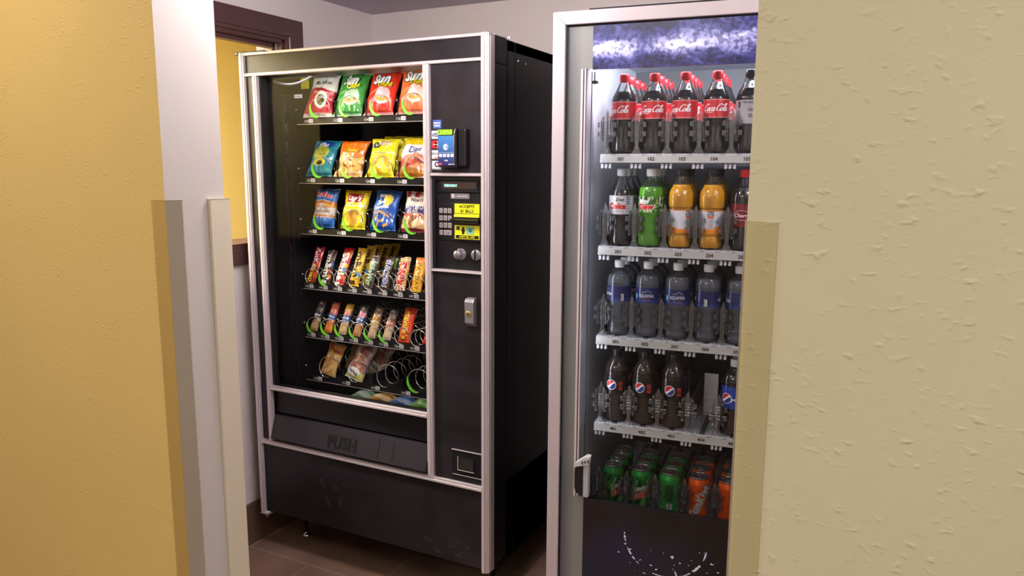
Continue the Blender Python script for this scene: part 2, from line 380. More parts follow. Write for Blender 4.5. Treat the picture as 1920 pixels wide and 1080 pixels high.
pn = MB(); pn.box((.022, .002, .449), (.056, .012, 1.752)); pn.build('left_stile_panel', M['laminate'], snack, bevel=.001)
# aluminium trims
def trimv(name, x0, x1, z0, z1, dpt=.012):
    t_ = MB(); wd = x1-x0
    pts = [(x0, .01), (x0, -dpt*.4), (x0+wd*.18, -dpt*.55), (x0+wd*.22, -dpt*.9), (x0+wd*.62, -dpt*.9), (x0+wd*.66, -dpt*.5), (x0+wd*.82, -dpt*.5), (x0+wd*.86, -dpt*.75), (x1, -dpt*.7), (x1, .01)]
    vs = [(x, y, z0) for x, y in pts]+[(x, y, z1) for x, y in pts]; n_ = len(pts)
    t_.add(vs, [tuple(range(n_-1, -1, -1)), tuple(range(n_, 2*n_))]+[(i, (i+1) % n_, n_+(i+1) % n_, n_+i) for i in range(n_)])
    return t_.build(name, M['silver'], snack)
def trimh(name, x0, x1, z0, z1, dpt=.008):
    t_ = MB(); h = z1-z0
    t_.prof([(.01, z0), (-dpt*.6, z0), (-dpt*.9, z0+h*.15), (-dpt*.9, z0+h*.5), (-dpt*.5, z0+h*.58), (-dpt*.5, z0+h*.8), (-dpt*.7, z1), (.01, z1)], x0, x1)
    return t_.build(name, M['silver'], snack)
trimv('left_frame_trim', 0, .021, .16, SH); trimv('right_frame_trim', .957, .978, .16, SH, .014)
st = MB(); st.box((.978, -.006, .16), (.984, .03, SH-.001)); st.box((.9845, .0, .165), (.986, .02, SH-.01)); st.build('corner_trim', M['silver'], snack, bevel=.001)
trimh('top_frame_trim', .021, .957, SH-.009, SH); trimh('upper_rail', .021, .957, 1.752, 1.762)
trimh('lower_rail', .021, .957, .431, .447, .011); trimv('window_left_trim', .056, .075, .447, 1.752, .009)
trimv('window_divider', .754, .777, .447, 1.752, .011); trimh('window_sill_rail', .075, .754, .643, .658, .011)
trimh('panel_upper_rail', .779, .957, 1.420, 1.430, .008); trimh('panel_lower_rail', .779, .957, 1.126, 1.134, .008)
# glass
gl = MB(); gl.box((.074, .030, .650), (.760, .034, 1.756)); gl.build('window_pane', M['glass'], snack)
gk = MB(); gk.box((.075, .008, .655), (.083, .036, 1.752)); gk.box((.747, .008, .66), (.754, .036, 1.752)); gk.box((.075, .008, .654), (.754, .036, .659)); gk.build('window_gasket', M['blackp'], snack)
# delivery bin behind the window foot and the push flap
bn = MB(); bn.prof([(.036, .595), (.036, .600), (.42, .560), (.42, .555)], .079, .80); bn.box((.079, .036, .45), (.8, .05, .596)); bn.build('delivery_bin', M['cavity'], snack)
fl = MB(); fl.box((.070, .020, .552), (.765, .030, .643)); fl.build('bin_header', M['blackp'], snack, bevel=.002)
H0, H1 = .458, .545
slope = lambda z: -.016+(z-H0-.004)*(.026/(H1-H0-.004))
def pm(x, y, lift=.0006): return Vector((x, slope(y)-lift, y))
fp = MB()
fp.prof([(-.004, H0), (-.016, H0+.004), (.010, H1), (.022, H1)], .076, .752); [fp.add([pm(x_, .470), pm(x_+.0022, .470), pm(x_+.0022, .536), pm(x_, .536)], [(0, 1, 2, 3)], 1) for x_ in (.555, .615)]
fp.text('PUSH', pm, .40, .497, .058, bold=.035, mi=1, lift=.0018, sx=.9)
fp.build('push_flap', [mat('flap_plastic', C('282429'), .42), mat('push_letters', C('060506'), .5)], snack)
# payment recess
pr_ = MB(); pr_.box((.779, .012, 1.134), (.957, .020, 1.420)); pr_.box((.779, .002, 1.134), (.790, .014, 1.420)); pr_.box((.790, .004, 1.408), (.957, .014, 1.420))
pr_.box((.794, .006, 1.372), (.945, .012, 1.378)); pr_.build('payment_panel', M['blackp'], snack, bevel=.001)
dsp = MB(); dsp.box((.806, .006, 1.379), (.938, .013, 1.405)); dsp.box((.812, .0055, 1.382), (.934, .0065, 1.402), 1)
dsp.text('FREEDOMPAY', front(v=.0055), .845, 1.392, .011, mi=2, bold=.02, sx=.66)
dsp.build('display', [M['blackp'], mat('display_glass', C('3b2f2a'), .15), mat('display_digits', C('9fe8d8'), .3, emit=C('9fe8d8'), es=1.1)], snack)
bp = MB(); bp.box((.842, .010, 1.352), (.908, .0125, 1.368), 0); bp.text('Automatic Products', front(v=.010), .884, 1.3605, .0075, mi=1, sx=.62)
bp.patch(.845, 1.355, .855, 1.366, 4, front(v=.010), lambda s, t: (1, 1, 1) if (int(s*4)+int(t*4)) % 2 else None, 1)
bp.build('maker_badge', [mat('badge_grey', C('8f8b90'), .35, .5), mat('badge_ink', C('f0eef0'), .5)], snack)
kp = MB(); kp.box((.796, .010, 1.222), (.852, .016, 1.338)); kpo = kp.build('keypad', M['black'], snack, bevel=.002)
keys = ['A', 'B', 'C', 'D', 'E', 'F', '1', '2', '3', '*', '0']
for rI in range(4):
    for cI in range(3):
        if rI == 3 and cI == 2: continue
        x0 = .8005+cI*.0160; z0 = 1.307-rI*.0225; wd = .0125 if not (rI == 3 and cI == 1) else .0285
        kb = MB(); kb.box((x0, .008, z0), (x0+wd, .013, z0+.0155)); tx = '123456789* '[rI*3+cI] if rI*3+cI < 10 else 'CLR'
        if tx.strip(): kb.text(tx, front(v=.008), x0+wd/2, z0+.0078, .010, mi=1, lift=.0006)
        kb.build('key', [mat('key_steel', C('b5b0b3'), .35, .4) if 'key_steel' not in bpy.data.materials else bpy.data.materials['key_steel'], M['blackp']], kpo, bevel=.0008)
yl = mat('yellow_sticker', C('e8e21e'), .4)
ba = MB(); ba.box((.857, .000, 1.226), (.953, .014, 1.343)); ba.build('bill_acceptor', M['blackp'], snack, bevel=.002)
s1 = MB(); s1.box((.862, -.001, 1.309), (.949, .001, 1.338)); s1.text('ACCEPTS', front(v=-.001), .905, 1.3305, .0125, mi=1, bold=.02, shear=.2); s1.text('$1 BILLS', front(v=-.001), .905, 1.3165, .0125, mi=1, bold=.02, shear=.2)
s1.build('bills_sticker', [yl, M['blackp']], snack)
s2 = MB(); s2.box((.862, -.001, 1.231), (.949, .001, 1.273)); s2.box((.866, -.0016, 1.233), (.946, -.0009, 1.2425), 1); s2.text('INSERT BILL HERE', front(v=-.0016), .906, 1.238, .0085, mi=0, sx=.8, bold=.01)
s2.add([(.884, -.0016, 1.255), (.900, -.0016, 1.255), (.892, -.0016, 1.271)], [(0, 1, 2)], 1); s2.box((.888, -.0016, 1.246), (.896, -.0009, 1.256), 1)
s2.box((.903, -.0016, 1.246), (.930, -.0009, 1.269), 2); s2.lathe([(0, -.0004), (.006, -.0004)], 14, (.917, -.0016, 1.258), 'y', 3)
s2.box((.868, -.0016, 1.258), (.879, -.0009, 1.269), 1); s2.text('1', front(v=-.0018), .8735, 1.2635, .010, mi=0)
s2.build('insert_bill_sticker', [yl, M['blackp'], mat('bill_print', C('7fc0a8'), .5), mat('bill_print_dark', C('356b6e'), .5)], snack)
sl = MB(); sl.prof([(.0, 1.276), (-.020, 1.282), (-.022, 1.290), (.0, 1.296)], .857, .951); sl.prof([(.0, 1.298), (-.006, 1.298), (-.004, 1.306), (.0, 1.307)], .862, .949, 1); sl.build('bill_slot', [M['blackp'], yl], snack)
kn = MB(); kn.lathe([(0, -.024), (.012, -.024), (.0135, -.021), (.0145, .0), (.018, .001), (.018, .012)], 28, (.876, .01, 1.183), 'y'); kn.build('coin_return_knob', mat('knob_grey', C('8e8a8e'), .35, .6), snack)
cs_ = MB(); cs_.lathe([(0, -.006), (.012, -.007), (.0165, -.004), (.0175, .0), (.0175, .012)], 28, (.931, .01, 1.183), 'y'); cs_.box((.9295, -.0005, 1.168), (.9325, .004, 1.198), 1); cs_.build('coin_slot', [bpy.data.materials['knob_grey'], M['blackp']], snack)
# stickers and card reader
def sticker(z0, z1, cols, fn, x0=.781, x1=.813):
    s_ = MB(); s_.box((x0, .0008, z0), (x1, .0022, z1), 0, cols); fn(s_); s_.build('payment_sticker', M['matteprint'], snack)
f_ = front(v=.0008)
stb = MB(); stb.box((.778, .0014, 1.435), (.820, .0024, 1.590), 0, C('26222a')); stb.build('sticker_backing', M['matteprint'], snack)
sticker(1.563, 1.588, C('3f67b5'), lambda s: (s.text('AMERICAN', f_, .801, 1.579, .007, C('ffffff'), .02, sx=.7), s.text('EXPRESS', f_, .801, 1.571, .007, C('ffffff'), .02, sx=.8)), .787, .815)
sticker(1.532, 1.556, C('f2f2f4'), lambda s: s.text('VISA', f_, .797, 1.544, .0155, C('1a2350'), .03, .25))
def mc(s):
    for cx, cc in ((.791, C('d42a35')), (.803, C('ef7d2f'))): s.lathe([(0, -.0004), (.0105, -.0004)], 20, (cx, .0006, 1.515), 'y', col=cc)
    s.text('MasterCard', front(v=-.0002), .797, 1.515, .006, C('ffffff'), .02, sx=.7)
sticker(1.503, 1.527, C('b82f3c'), mc)
sticker(1.472, 1.498, C('efe9e6'), lambda s: (s.text('DISCOVER', f_, .797, 1.488, .0085, C('2a2a30'), .01, sx=.8), s.patch(.785, 1.473, .813, 1.483, 10, f_, lambda a, b: C('ef7d2f') if b < a*.9 else None)))
sticker(1.440, 1.466, C('e8e8ec'), lambda s: (s.lathe([(.004, -.0004), (.0085, -.0004)], 20, (.799, .0006, 1.455), 'y', col=C('4c4c55')), s.text('Diners Club', f_, .797, 1.443, .006, C('33333b'))))
cr_ = MB(); cr_.box((.822, -.030, 1.446), (.887, .002, 1.561)); cr_.box((.887, -.022, 1.450), (.915, .002, 1.559)); cro = cr_.build('card_reader', M['blackp'], snack, bevel=.004)
fc = MB(); g0 = lambda s, t: mixc(C('251f58'), C('3f7cbc'), max(0, min(1, t*1.15-.1+.1*s)))
fc.sheet(12, 24, lambda s, t: (.8235+s*.058, -.0306, 1.4515+t*.088), g0); fr = front(v=-.0306)
for i in range(3): fc.patch(.846+i*.0028, 1.500-.002*i, .8475+i*.0028, 1.512+.002*i, 3, fr, lambda a, b: C('ffffff'))
fc.lathe([(.0075, -.0003), (.0088, -.0003)], 24, (.8505, -.0308, 1.506), 'y', col=C('e9f0ff')); fc.patch(.8255, 1.4895, .8805, 1.4905, 8, fr, lambda a, b: C('bcd'.replace('b', 'bb').replace('c', 'cc').replace('d', 'dd')))
for i, t_ in enumerate(('AX', 'VI', 'MC', 'DI')): fc.patch(.8275+i*.0135, 1.477, .8375+i*.0135, 1.486, 2, fr, lambda a, b: C('e8eefc')); fc.text(t_, fr, .8325+i*.0135, 1.4815, .006, C('23306e'), lift=.0009)
fc.text('++', fr, .8525, 1.4665, .010, C('ffffff'), .03); fc.patch(.8245, 1.453, .8365, 1.460, 2, fr, lambda a, b: C('c04a6a')); fc.text('scan me', fr, .870, 1.4565, .006, C('ffffff'), .02)
fc.build('reader_face', M['print'], cro)
gs = MB(); gs.box((.8245, -.0308, 1.5425), (.873, -.0298, 1.557)); gs.patch(.826, 1.546, .866, 1.554, 12, front(v=-.0308), lambda a, b: C('3f6b12') if math.sin(a*20)+math.sin(b*9+a*7) > .9 else None, 1)
gs.build('reader_screen', [mat('reader_lcd', C('8ee62b'), .3, emit=C('8ee62b'), es=.55), M['matteprint']], cro)
ed = MB(); ed.tube([(.884, -.032, 1.558), (.8815, -.0325, 1.548), (.8815, -.0325, 1.455)], .0010); ed.build('reader_edge', M['chrome'], cro)
# lock handle
lh = MB(); lh.prof([(.004, .962), (-.004, .964), (-.017, .975), (-.019, 1.04), (-.012, 1.050), (.004, 1.053)], .905, .936); lo = lh.build('lock_handle', mat('handle_steel', C('9c999c'), .35, .6), snack, bevel=.002)
lk = MB(); lk.lathe([(0, -.004), (.006, -.0045), (.0085, -.003), (.009, .001)], 24, (.919, -.0175, 1.005), 'y'); lk.lathe([(0, -.0052), (.0025, -.0052)], 10, (.919, -.0175, 1.005), 'y', 1); lk.build('lock_cylinder', [mat('brass', C('b9a25a'), .3, .8), M['blackp']], lo)
# coin return cup
cc = MB(); cc.box((.846, -.001, .460), (.957, .004, .556)); cc.box((.846, -.0035, .553), (.957, -.0, .556), 1); cc.box((.848, -.002, .470), (.957, -.0005, .472), 1)
cc.box((.871, -.0045, .490), (.929, -.0005, .534), 0); cc.box((.871, -.006, .488), (.929, -.002, .490), 1); cc.box((.869, -.006, .488), (.871, -.002, .534), 1)
cc.box((.876, -.0052, .493), (.926, -.004, .531), 2); cc.build('coin_return_cup', [M['blackp'], M['silver'], mat('cup_flap', C('2e2b27'), .2)], snack)
# feet
def foot(x, y, parent=snack):
    f = MB(); f.lathe([(.0, .002), (.020, .002), (.021, .006), (.012, .010), (.009, .016)], 20, (x, y, 0), mi=0); f.lathe([(.008, .012), (.008, .055), (.011, .056), (.011, .14)], 12, (x, y, 0), mi=1); f.build('leg', [M['chrome'], M['black']], parent)
for x, y in ((.067, .16), (.91, .16), (.067, .80), (.91, .80)): foot(x, y)
hb = MB(); hb.lathe([(0, .158), (.022, .158), (.022, .150), (.012, .147), (0, .147)], 18, (.012, .012, 0)); hb.box((-.012, .0, .143), (.028, .03, .146)); hb.lathe([(.004, .146), (.004, .128), (0, .128)], 10, (.010, .012, 0)); hb.build('bottom_hinge', M['silver'], snack)
# kick shadow skirt behind the door
# cable in the window top, yellow and white stickers
cbl = MB(); pts = []
for i in range(25):
    t_ = i/24; pts.append((.045+.30*t_, .085, 1.752-.026*max(0, math.sin(PI*min(1, t_*1.35)))**.9+.028*t_**2))
cbl.tube(pts, .0042, 8); cbl.build('light_cable', mat('grey_cable', C('5a585e'), .35), snack)
ys = MB(); ys.box((.088, .20, 1.727), (.124, .203, 1.80)); 
for k in range(5): ys.text('WARNING TIP', front(v=.20), .106, 1.733+k*.011, .0055, (1, 1, 1), mi=1, sx=.9)
ys.build('warning_sticker', [yl, M['blackp']], snack)
ws = MB(); ws.box((.110, .139, 1.688), (.146, .1405, 1.700)); ws.text('Z4HOM MAX', front(v=.139), .128, 1.694, .0075, mi=1, bold=.01, sx=.75); ws.build('load_sticker', [M['whitep'], M['blackp']], snack)
# fluorescent lamp behind the divider
la = area('snack_window_lamp', (SX+.80, SY+.075, 1.06), (.03, 1.0), 25.0, (1, .98, .96), (0, math.radians(90), 0))
lt = area('snack_header_lamp', (SX+.42, SY+.065, 1.742), (.62, .03), .6, (1, .98, .96), (math.radians(38), 0, 0))
la.rotation_euler = Vector((-.75, .62, -.05)).to_track_quat('-Z', 'Y').to_euler()

# trays, spirals, labels
TV = .130
rows = [(1.6075, 4, ['110', '112', '114', '116'], '1.00'), (1.400, 4, ['120', '122', '124', '126'], '.75'), (1.2170, 4, ['130', '132', '134', '136'], '.75'),
        (1.0145, 8, [str(140+i) for i in range(8)], '1.00'), (.8320, 8, [str(150+i) for i in range(8)], '.50'), (.6680, 4, ['160', '162', '164', '166'], '1.00')]
CH0, CHP = .2250, .1320     # chip columns
CA0, CAP = .1680, .0660     # bar columns
def spiral(uc, zc, R, pitch, tip, parent, depth=.56, wr=.0016, start=-1.1):
    g = MB(); turns = depth/pitch; n_ = int(turns*20); pts = []
    for i in range(n_+1):
        a = start-2*PI*turns*i/n_; pts.append((uc+R*math.cos(a), TV-.012+depth*i/n_, zc+R*math.sin(a)))
    g.tube(pts, wr, 6)
    if tip:
        m_ = 16; P = []; rr = []
        vs = []; 
        for i in range(m_+1):
            f = i/m_; a = start-f*2.35; wdt = .0015+.0085*math.sin(PI*f)**.8*(R/.036)**.5; yb = TV-.014+depth/turns*(f*2.35/(2*PI))
            for rad, dy in ((R+.002, -.001), (R+.002-wdt, -.001), (R+.002-wdt, .002), (R+.002, .002)):
                vs.append((uc+rad*math.cos(a), yb+dy, zc+rad*math.sin(a)))
        fs = [(i*4+k, i*4+(k+1) % 4, (i+1)*4+(k+1) % 4, (i+1)*4+k) for i in range(m_) for k in range(4)]+[(3, 2, 1, 0), (m_*4, m_*4+1, m_*4+2, m_*4+3)]
        g.add(vs, fs, 1)
    return g.build('vending_spiral', [M['wire'], M['green']], parent)
TIPS = {'110', '112', '114', '116', '120', '122', '124', '126', '130', '132', '134', '136', '141', '150', '151', '152', '153', '154', '155', '166'}
ROWZ = []
for zc, n_, nums, price in rows:
    zt = zc+.008; ROWZ.append(zt)
    tr = MB(); tr.box((.128, TV+.004, zt-.003), (.800, .72, zt)); tr.prof([(TV, zc-.013), (TV, zt+.001), (TV+.004, zt+.001), (TV+.004, zc-.013)], .128, .80)
    tr.box((.128, TV+.002, zt-.012), (.1305, .70, zt+.030)); tr.box((.128, TV-.002, zc-.0135), (.80, TV+.006, zc-.0118), 1)
    pitch_u = CHP if n_ == 4 else CAP
    for i in range(n_):                                     # low dividers between the columns
        ud = (CH0+CHP*(i+.5)) if n_ == 4 else (CA0+CAP*(i+.5))
        tr.box((ud-.001, TV+(.012 if n_ == 4 else .05), zt), (ud+.001, .70, zt+((.058 if zc > .7 else .035) if n_ == 4 else .026)))
    to = tr.build('tray', [M['blackp'], M['silver']], snack)
    bkt = MB(); bkt.tube([(.112, TV+.02, zt+.035), (.120, TV+.004, zt+.030)], .0035, 8); bkt.build('tray_latch', M['chrome'], to); bkt = MB(); bkt.tube([(.118, TV, zc-.01), (.108, TV+.01, zc-.035), (.112, TV+.006, zc-.045)], .0022, 6); bkt.build('latch_arm', M['blackp'], to)
    for i in range(n_):
        uc = CH0+CHP*i if n_ == 4 else CA0+CAP*i
        if n_ == 4: R, pt, dl = .036, .040, -.050
        else: R, pt, dl = .0275, .030, -.018
        if zc < .7: R, pt = .038, .050
        spiral(uc, zt+R+.001, R, pt, nums[i] in TIPS, to)
        lb = MB(); x = uc+dl
        lb.text(nums[i], front(v=TV-.0004), x-.004, zc-.002, .0125, mi=0, bold=.01); lb.box((x+.008, TV-.002, zc-.008), (x+.026, TV-.0002, zc+.005), 0); lb.text(price, front(v=TV-.002), x+.017, zc-.0015, .009, mi=1, sx=.85)
        lb.build('selection_label', [M['whitep'], M['blackp']], to)

# ------------------------------------------------------------------ snack packs
def smooth(a, b, x):
    t = max(0, min(1, (x-a)/(b-a))) if a != b else float(x > a); return t*t*(3-2*t)
def ell(s, t, cx, cy_, rx, ry, e=.12):
    d = math.hypot((s-cx)/rx, (t-cy_)/ry); return 1-smooth(1-e, 1+e, d)
def rect(s, t, x0, y0, x1, y1): return 1.0 if x0 < s < x1 and y0 < t < y1 else 0.0
def chips(s, t, base, c1, c2, sc_=9, seed=0):
    """heap of chips: cells in two tones"""
    best = 9; bi = 0; x, y = s*sc_, t*sc_*1.2
    for i in range(int(x)-1, int(x)+3):
        for j in range(int(y)-1, int(y)+3):
            h = math.sin(i*127.1+j*311.7+seed)*43758.5453; h -= math.floor(h); h2 = (h*977) % 1
            d = math.hypot(x-i-h, y-j-h2)
            if d < best: best, bi = d, h
    return mixc(c1, c2, bi) if best < .62 else base
def packmesh(W, H, D, colfn, texts, seed, waist=.15, nx=64, ny=76, crimp=.05, marks=None):
    g = MB(); rnd = random.Random(seed); off = rnd.random()*50; skew = rnd.uniform(-.07, .07)
    def pos(s, t, side=1, lift=0):
        wf = 1-waist*max(0, math.sin(PI*t))**.7
        e = smooth(0, crimp*1.6, t)*smooth(0, crimp*1.6, 1-t)
        pr = e*math.sin(PI*min(max(t, .001), .999))**.45*max(0, 4*s*(1-s))**.5
        nn = noise.noise(Vector((s*3+off, t*3.4, side)))*.5+noise.noise(Vector((s*7+off, t*6, side+4)))*.13
        th = D/2*pr*(1+nn)
        cre = (math.sin((s+.15*t)*34+off)*.0018+math.sin((s-.3*t)*17+off*2)*.0016)*(smooth(.34, .06, t)+smooth(.66, .94, t))*e
        cre += (1-e)*math.sin(t*H*1500)*.0004
        x = (s-.5)*W*wf+.006*noise.noise(Vector((t*4, off, s*2)))*W/.12+skew*(t-.5)*W
        z = t*H+.005*noise.noise(Vector((s*3, off+3, t*2)))*(t > .5)
        return Vector((x, -side*(th+.0008+lift)-cre*1.0, z+0.0))
    g.sheet(nx, ny, lambda s, t: pos(s, t, 1), colfn)
    g.sheet(nx//2, ny//2, lambda s, t: pos(s, t, -1), colfn, flip=True)
    # closed side seams
    def mp(x, y, lift=.0006): return pos(.5+x/W, y/H, 1, lift+.0003)
    for t in texts:
        k = dict(t[5]) if len(t) > 5 else {}
        gv = glyphs(t[0], k.get('bold', 0)+(k.get('ow', .05) if k.get('outline') else 0), k.get('shear', 0), 'CENTER')[0]
        tw = (max(a for a, b in gv)-min(a for a, b in gv))*t[3]*H*k.get('sx', 1); lim = (H if abs(k.get('rot', 0)) > 1 else W)*.86
        if tw > lim: k['sx'] = k.get('sx', 1)*lim/tw
        ht = t[3]*H*.75
        if abs(k.get('rot', 0)) > 1 and ht > W*.8: k['sx'] = k.get('sx', 1)*ht/(W*.8); t = (t[0], t[1], t[2], t[3]*W*.8/ht, t[4])
        g.text(t[0], mp, (t[1]-.5)*W, t[2]*H, t[3]*H, C(t[4]), **k)
    if marks: marks(g, mp, W, H)
    return g
def pack(name, label, cat, group, W, H, D, colfn, texts, uvz, lean, seed, rz=0, ry=0, **k):
    g = packmesh(W, H, D, colfn, texts, seed, **k)
    u, v, z = uvz
    o = g.build(name, M['print'], loc=(SX+u, SY+v, z+.004), rot=(-lean, ry, rz))
    return tag(o, label, cat, group)
def again(src, label, dv, du=0, dz=0):
    o = src.copy(); COL.objects.link(o); o.location = src.location+Vector((du, dv, dz)); o['label'] = label; return o

w_, k_, rr_ = C('f4efe2'), C('14110f'), C('c4202c')
BW, BH = .130, .160
# row 1
def c_vick(s, t):
    c = w_ if t > .62+.05*math.sin(s*5) else C('b3232e')
    if ell(s, t, .62, .36, .20, .17): c = C('efe3c8')
    if ell(s, t, .62, .36, .13, .12): c = C('7c5a2c') if ell(s, t, .6, .37, .08, .08) else C('3b5a26')
    if t < .07: c = C('e7d9c4')
    return c
G1 = 'bags of chips in the window top row'
pack('chip_bag', 'cream and red bag of kettle chips, first bag of the top row', 'chip bag', G1, BW, BH, .044, c_vick,
     [("Ms Vickies", .52, .78, .125, '#2c1c14', dict(shear=.35, bold=.01, sx=.95)), ('Original', .44, .55, .085, '#f4e6d2', dict(shear=.2)), ('CHIPS', .75, .2, .05, '#f0d9c0')], (CH0-.018, .150, ROWZ[0]), .38, 1)
def sun(base, c2, name):
    def f(s, t):
        c = C(base)
        c = mixc(c, C(c2), .7*smooth(.5, .0, t)*(.5+.5*math.sin(s*9+t*6)))
        if ell(s, t, .62, .40, .24, .17): c = mixc(c, (1, 1, 1), .45)
        for i in range(5):
            if ell(s, t, .45+.1*i, .34-.03*(i % 3), .07, .035): c = mixc(C('d9a441'), C(c2), .25)
        if t < .04 or t > .965: c = mixc(c, (1, 1, 1), .25)
        return c
    return f
def suntx(sub, c): return [('Sun', .46, .80, .30, '#ffffff', dict(bold=.05, shear=.3, outline=C('2c2a28'), ow=.045)), ('Chips', .62, .665, .155, '#f6e21b', dict(bold=.03, shear=.25, outline=C('2c2a18'), ow=.05)), (sub, .3, .5, .06, c, dict(rot=.3)), ('SALSA' if 'H' in sub else 'ORIGINAL', .66, .26, .055, '#ffffff', dict(rot=.15))]
pack('chip_bag', 'green bag of wavy grain chips in the top row', 'chip bag', G1, BW, BH, .046, sun('#3f9a3c', '#1f6b2b', 0), suntx('ONION', '#f6d9a8'), (CH0+CHP-.018, .148, ROWZ[0]), .40, 2)
pack('chip_bag', 'bright red bag of wavy grain chips in the top row', 'chip bag', G1, BW, BH, .046, sun('#d8321f', '#a01a12', 0), suntx('HARVEST', '#f6d9a8'), (CH0+2*CHP-.018, .148, ROWZ[0]), .40, 3)
pack('chip_bag', 'orange bag of wavy grain chips cut by the window divider, top row', 'chip bag', G1, BW, BH+.004, .046, sun('#e0703c', '#c24a22', 0), suntx('CHEDDAR', '#fbe6b8'), (CH0+3*CHP-.016, .146, ROWZ[0]), .38, 4)
# row 2
BH2 = .138
G2 = 'bags of chips in the window second row'
def c_blue(s, t):
    c = C('148a9a')
    if ell(s, t, .5, .86, .34, .10): c = C('23479f')
    if ell(s, t, .47, .60, .30, .18): c = C('a9b637')
    if ell(s, t, .5, .36, .24, .09) : c = C('e3d33a')
    if ell(s, t, .52, .33, .12, .05): c = C('2b3b1c')
    if t < .12: c = mixc(c, C('0c5f6e'), .5)
    return c
pack('chip_bag', 'teal bag of cheese snacks, first bag of the second row', 'chip bag', G2, .122, BH2, .042, c_blue, [('Wise', .5, .84, .15, '#ffffff', dict(bold=.03, shear=.15)), ('Cheez', .46, .63, .12, '#f2ea6a', dict(bold=.02, shear=.2, outline=C('4a5a16'))), ('Doodles', .47, .52, .10, '#f2ea6a', dict(bold=.02, shear=.2))], (CH0-.022, .150, ROWZ[1]), .42, 5)
def c_cheet(s, t):
    c = C('ef7d17')
    if t < .55+.06*math.sin(s*6): c = chips(s, t, C('8c3a12'), C('f0a02c'), C('f6d7a0'), 6, 3)
    if t > .93: c = C('d9661a')
    return c
cb2 = pack('chip_bag', 'orange bag of crunchy cheese snacks in the second row', 'chip bag', G2, .124, BH2-.004, .042, c_cheet, [('Cheetos', .52, .72, .14, '#f7d22b', dict(bold=.03, shear=.25, outline=C('5a1f10'), ow=.05)), ('CRUNCHY', .5, .60, .055, '#fff2c0')], (CH0+CHP-.022, .150, ROWZ[1]), .40, 6, rz=.05)
def c_lay2(s, t):
    c = C('e9dd1b')
    if ell(s, t, .55, .30, .30, .22): c = mixc(C('f3e14a'), C('d7a71f'), .5+.5*math.sin(s*14+t*9))
    if ell(s, t, .2, .80, .17, .07): c = C('2a241c')
    if ell(s, t, .55, .88, .2, .07): c = C('c9a58a')
    if rect(s, t, .0, .56, 1, .62): c = mixc(c, C('f7f0b0'), .6)
    return c
o = pack('chip_bag', 'yellow bag of lime green tinted chips in the second row', 'chip bag', G2, .124, BH2+.002, .042, c_lay2, [("Lay's", .56, .86, .13, '#f7ecc0', dict(shear=.2, bold=.02)), ('Honey Mustard', .5, .59, .075, '#7a6a10', dict(sx=.8, bold=.01)), ("Lay's", .22, .80, .06, '#f7d8a0', {})], (CH0+2*CHP-.020, .148, ROWZ[1]), .40, 7)
again(o, 'second yellow bag leaning behind the front yellow bag, second row', .060, .006, .010)
again(o, 'third yellow bag at the back behind two other yellow bags, second row', .115, .012, .014)
def c_dip(s, t):
    c = C('f0e9ea') if t > .42 else C('dfe3e9')
    if t > .80: c = C('e6c81e')
    if ell(s, t, .55, .33, .42, .22): c = chips(s, t, C('a81f2a'), C('c9402a'), C('e3a070'), 5, 8)
    if ell(s, t, .5, .1, .5, .1): c = C('b5701e')
    if s < .12 and t < .5: c = C('9a2030')
    return c
pack('chip_bag', 'white and gold bag of chips beside the window divider, second row', 'chip bag', G2, .126, BH2+.004, .042, c_dip, [('Dips', .52, .68, .22, '#23347f', dict(shear=.3, bold=.01)), ('cut', .6, .52, .08, '#c9302a', {})], (CH0+3*CHP-.020, .146, ROWZ[1]), .40, 8)
# row 3
G3 = 'bags of chips in the window third row'
BH3 = .143
def c_ruf(s, t):
    c = C('2f6fc4') if (t > .68 or s > .8 and t > .5) else C('ece7e0')
    if .50 < t < .66: c = C('c4712c') if (t > .58) else C('e0a03c')
    if ell(s, t, .45, .34, .34, .17): c = C('d8cfd2') if math.sin(t*60) > -.2 else C('b9a09c')
    if .25 < t < .29: c = C('d08030')
    if t < .25: c = C('1f6bc0')
    return c
pack('chip_bag', 'blue and white bag of ridged chips, first bag of the third row', 'chip bag', G3, .112, BH3, .040, c_ruf, [('Ruffles', .46, .84, .19, '#d81f2c', dict(bold=.025, outline=(1, 1, 1), ow=.04, rot=-.05)), ('Cheddar', .45, .58, .085, '#ffffff', dict(bold=.02)), ('SOUR CREAM', .46, .40, .06, '#8a5a4a', {})], (CH0-.014, .150, ROWZ[2]), .30, 9)
def c_lays(s, t):
    c = C('efd81c')
    if ell(s, t, .55, .27, .23, .17): c = mixc(C('e2b13a'), C('c9923a'), .5+.5*math.sin(s*19+t*14))
    if rect(s, t, .2, .66, .80, .90): c = C('a4202c')
    if .55 < t < .60: c = mixc(c, (1, 1, 1), .35)
    if t > .94: c = C('c9a617')
    return c
pack('chip_bag', 'yellow bag of plain potato chips with a red name panel, third row', 'chip bag', G3, .118, BH3, .040, c_lays, [("Lay's", .5, .78, .20, '#ffffff', dict(shear=.2, bold=.03)), ('CLASSIC', .5, .61, .05, '#7a1a1c', {})], (CH0+CHP-.014, .150, ROWZ[2]), .36, 10)
def c_crab(s, t):
    c = C('1f59b8')
    if ell(s, t, .42, .80, .3, .14): c = C('20356b')
    if ell(s, t, .42, .60, .36, .15): c = mixc(c, C('efe3a0'), .55) if math.sin(s*30+t*22) > 0 else C('2f62b0')
    if t < .4: c = C('e0a54a') if chips(s, t, None, 1, 2, 5, 2) is not None and math.sin(s*21+t*31) > .72 else c
    return c
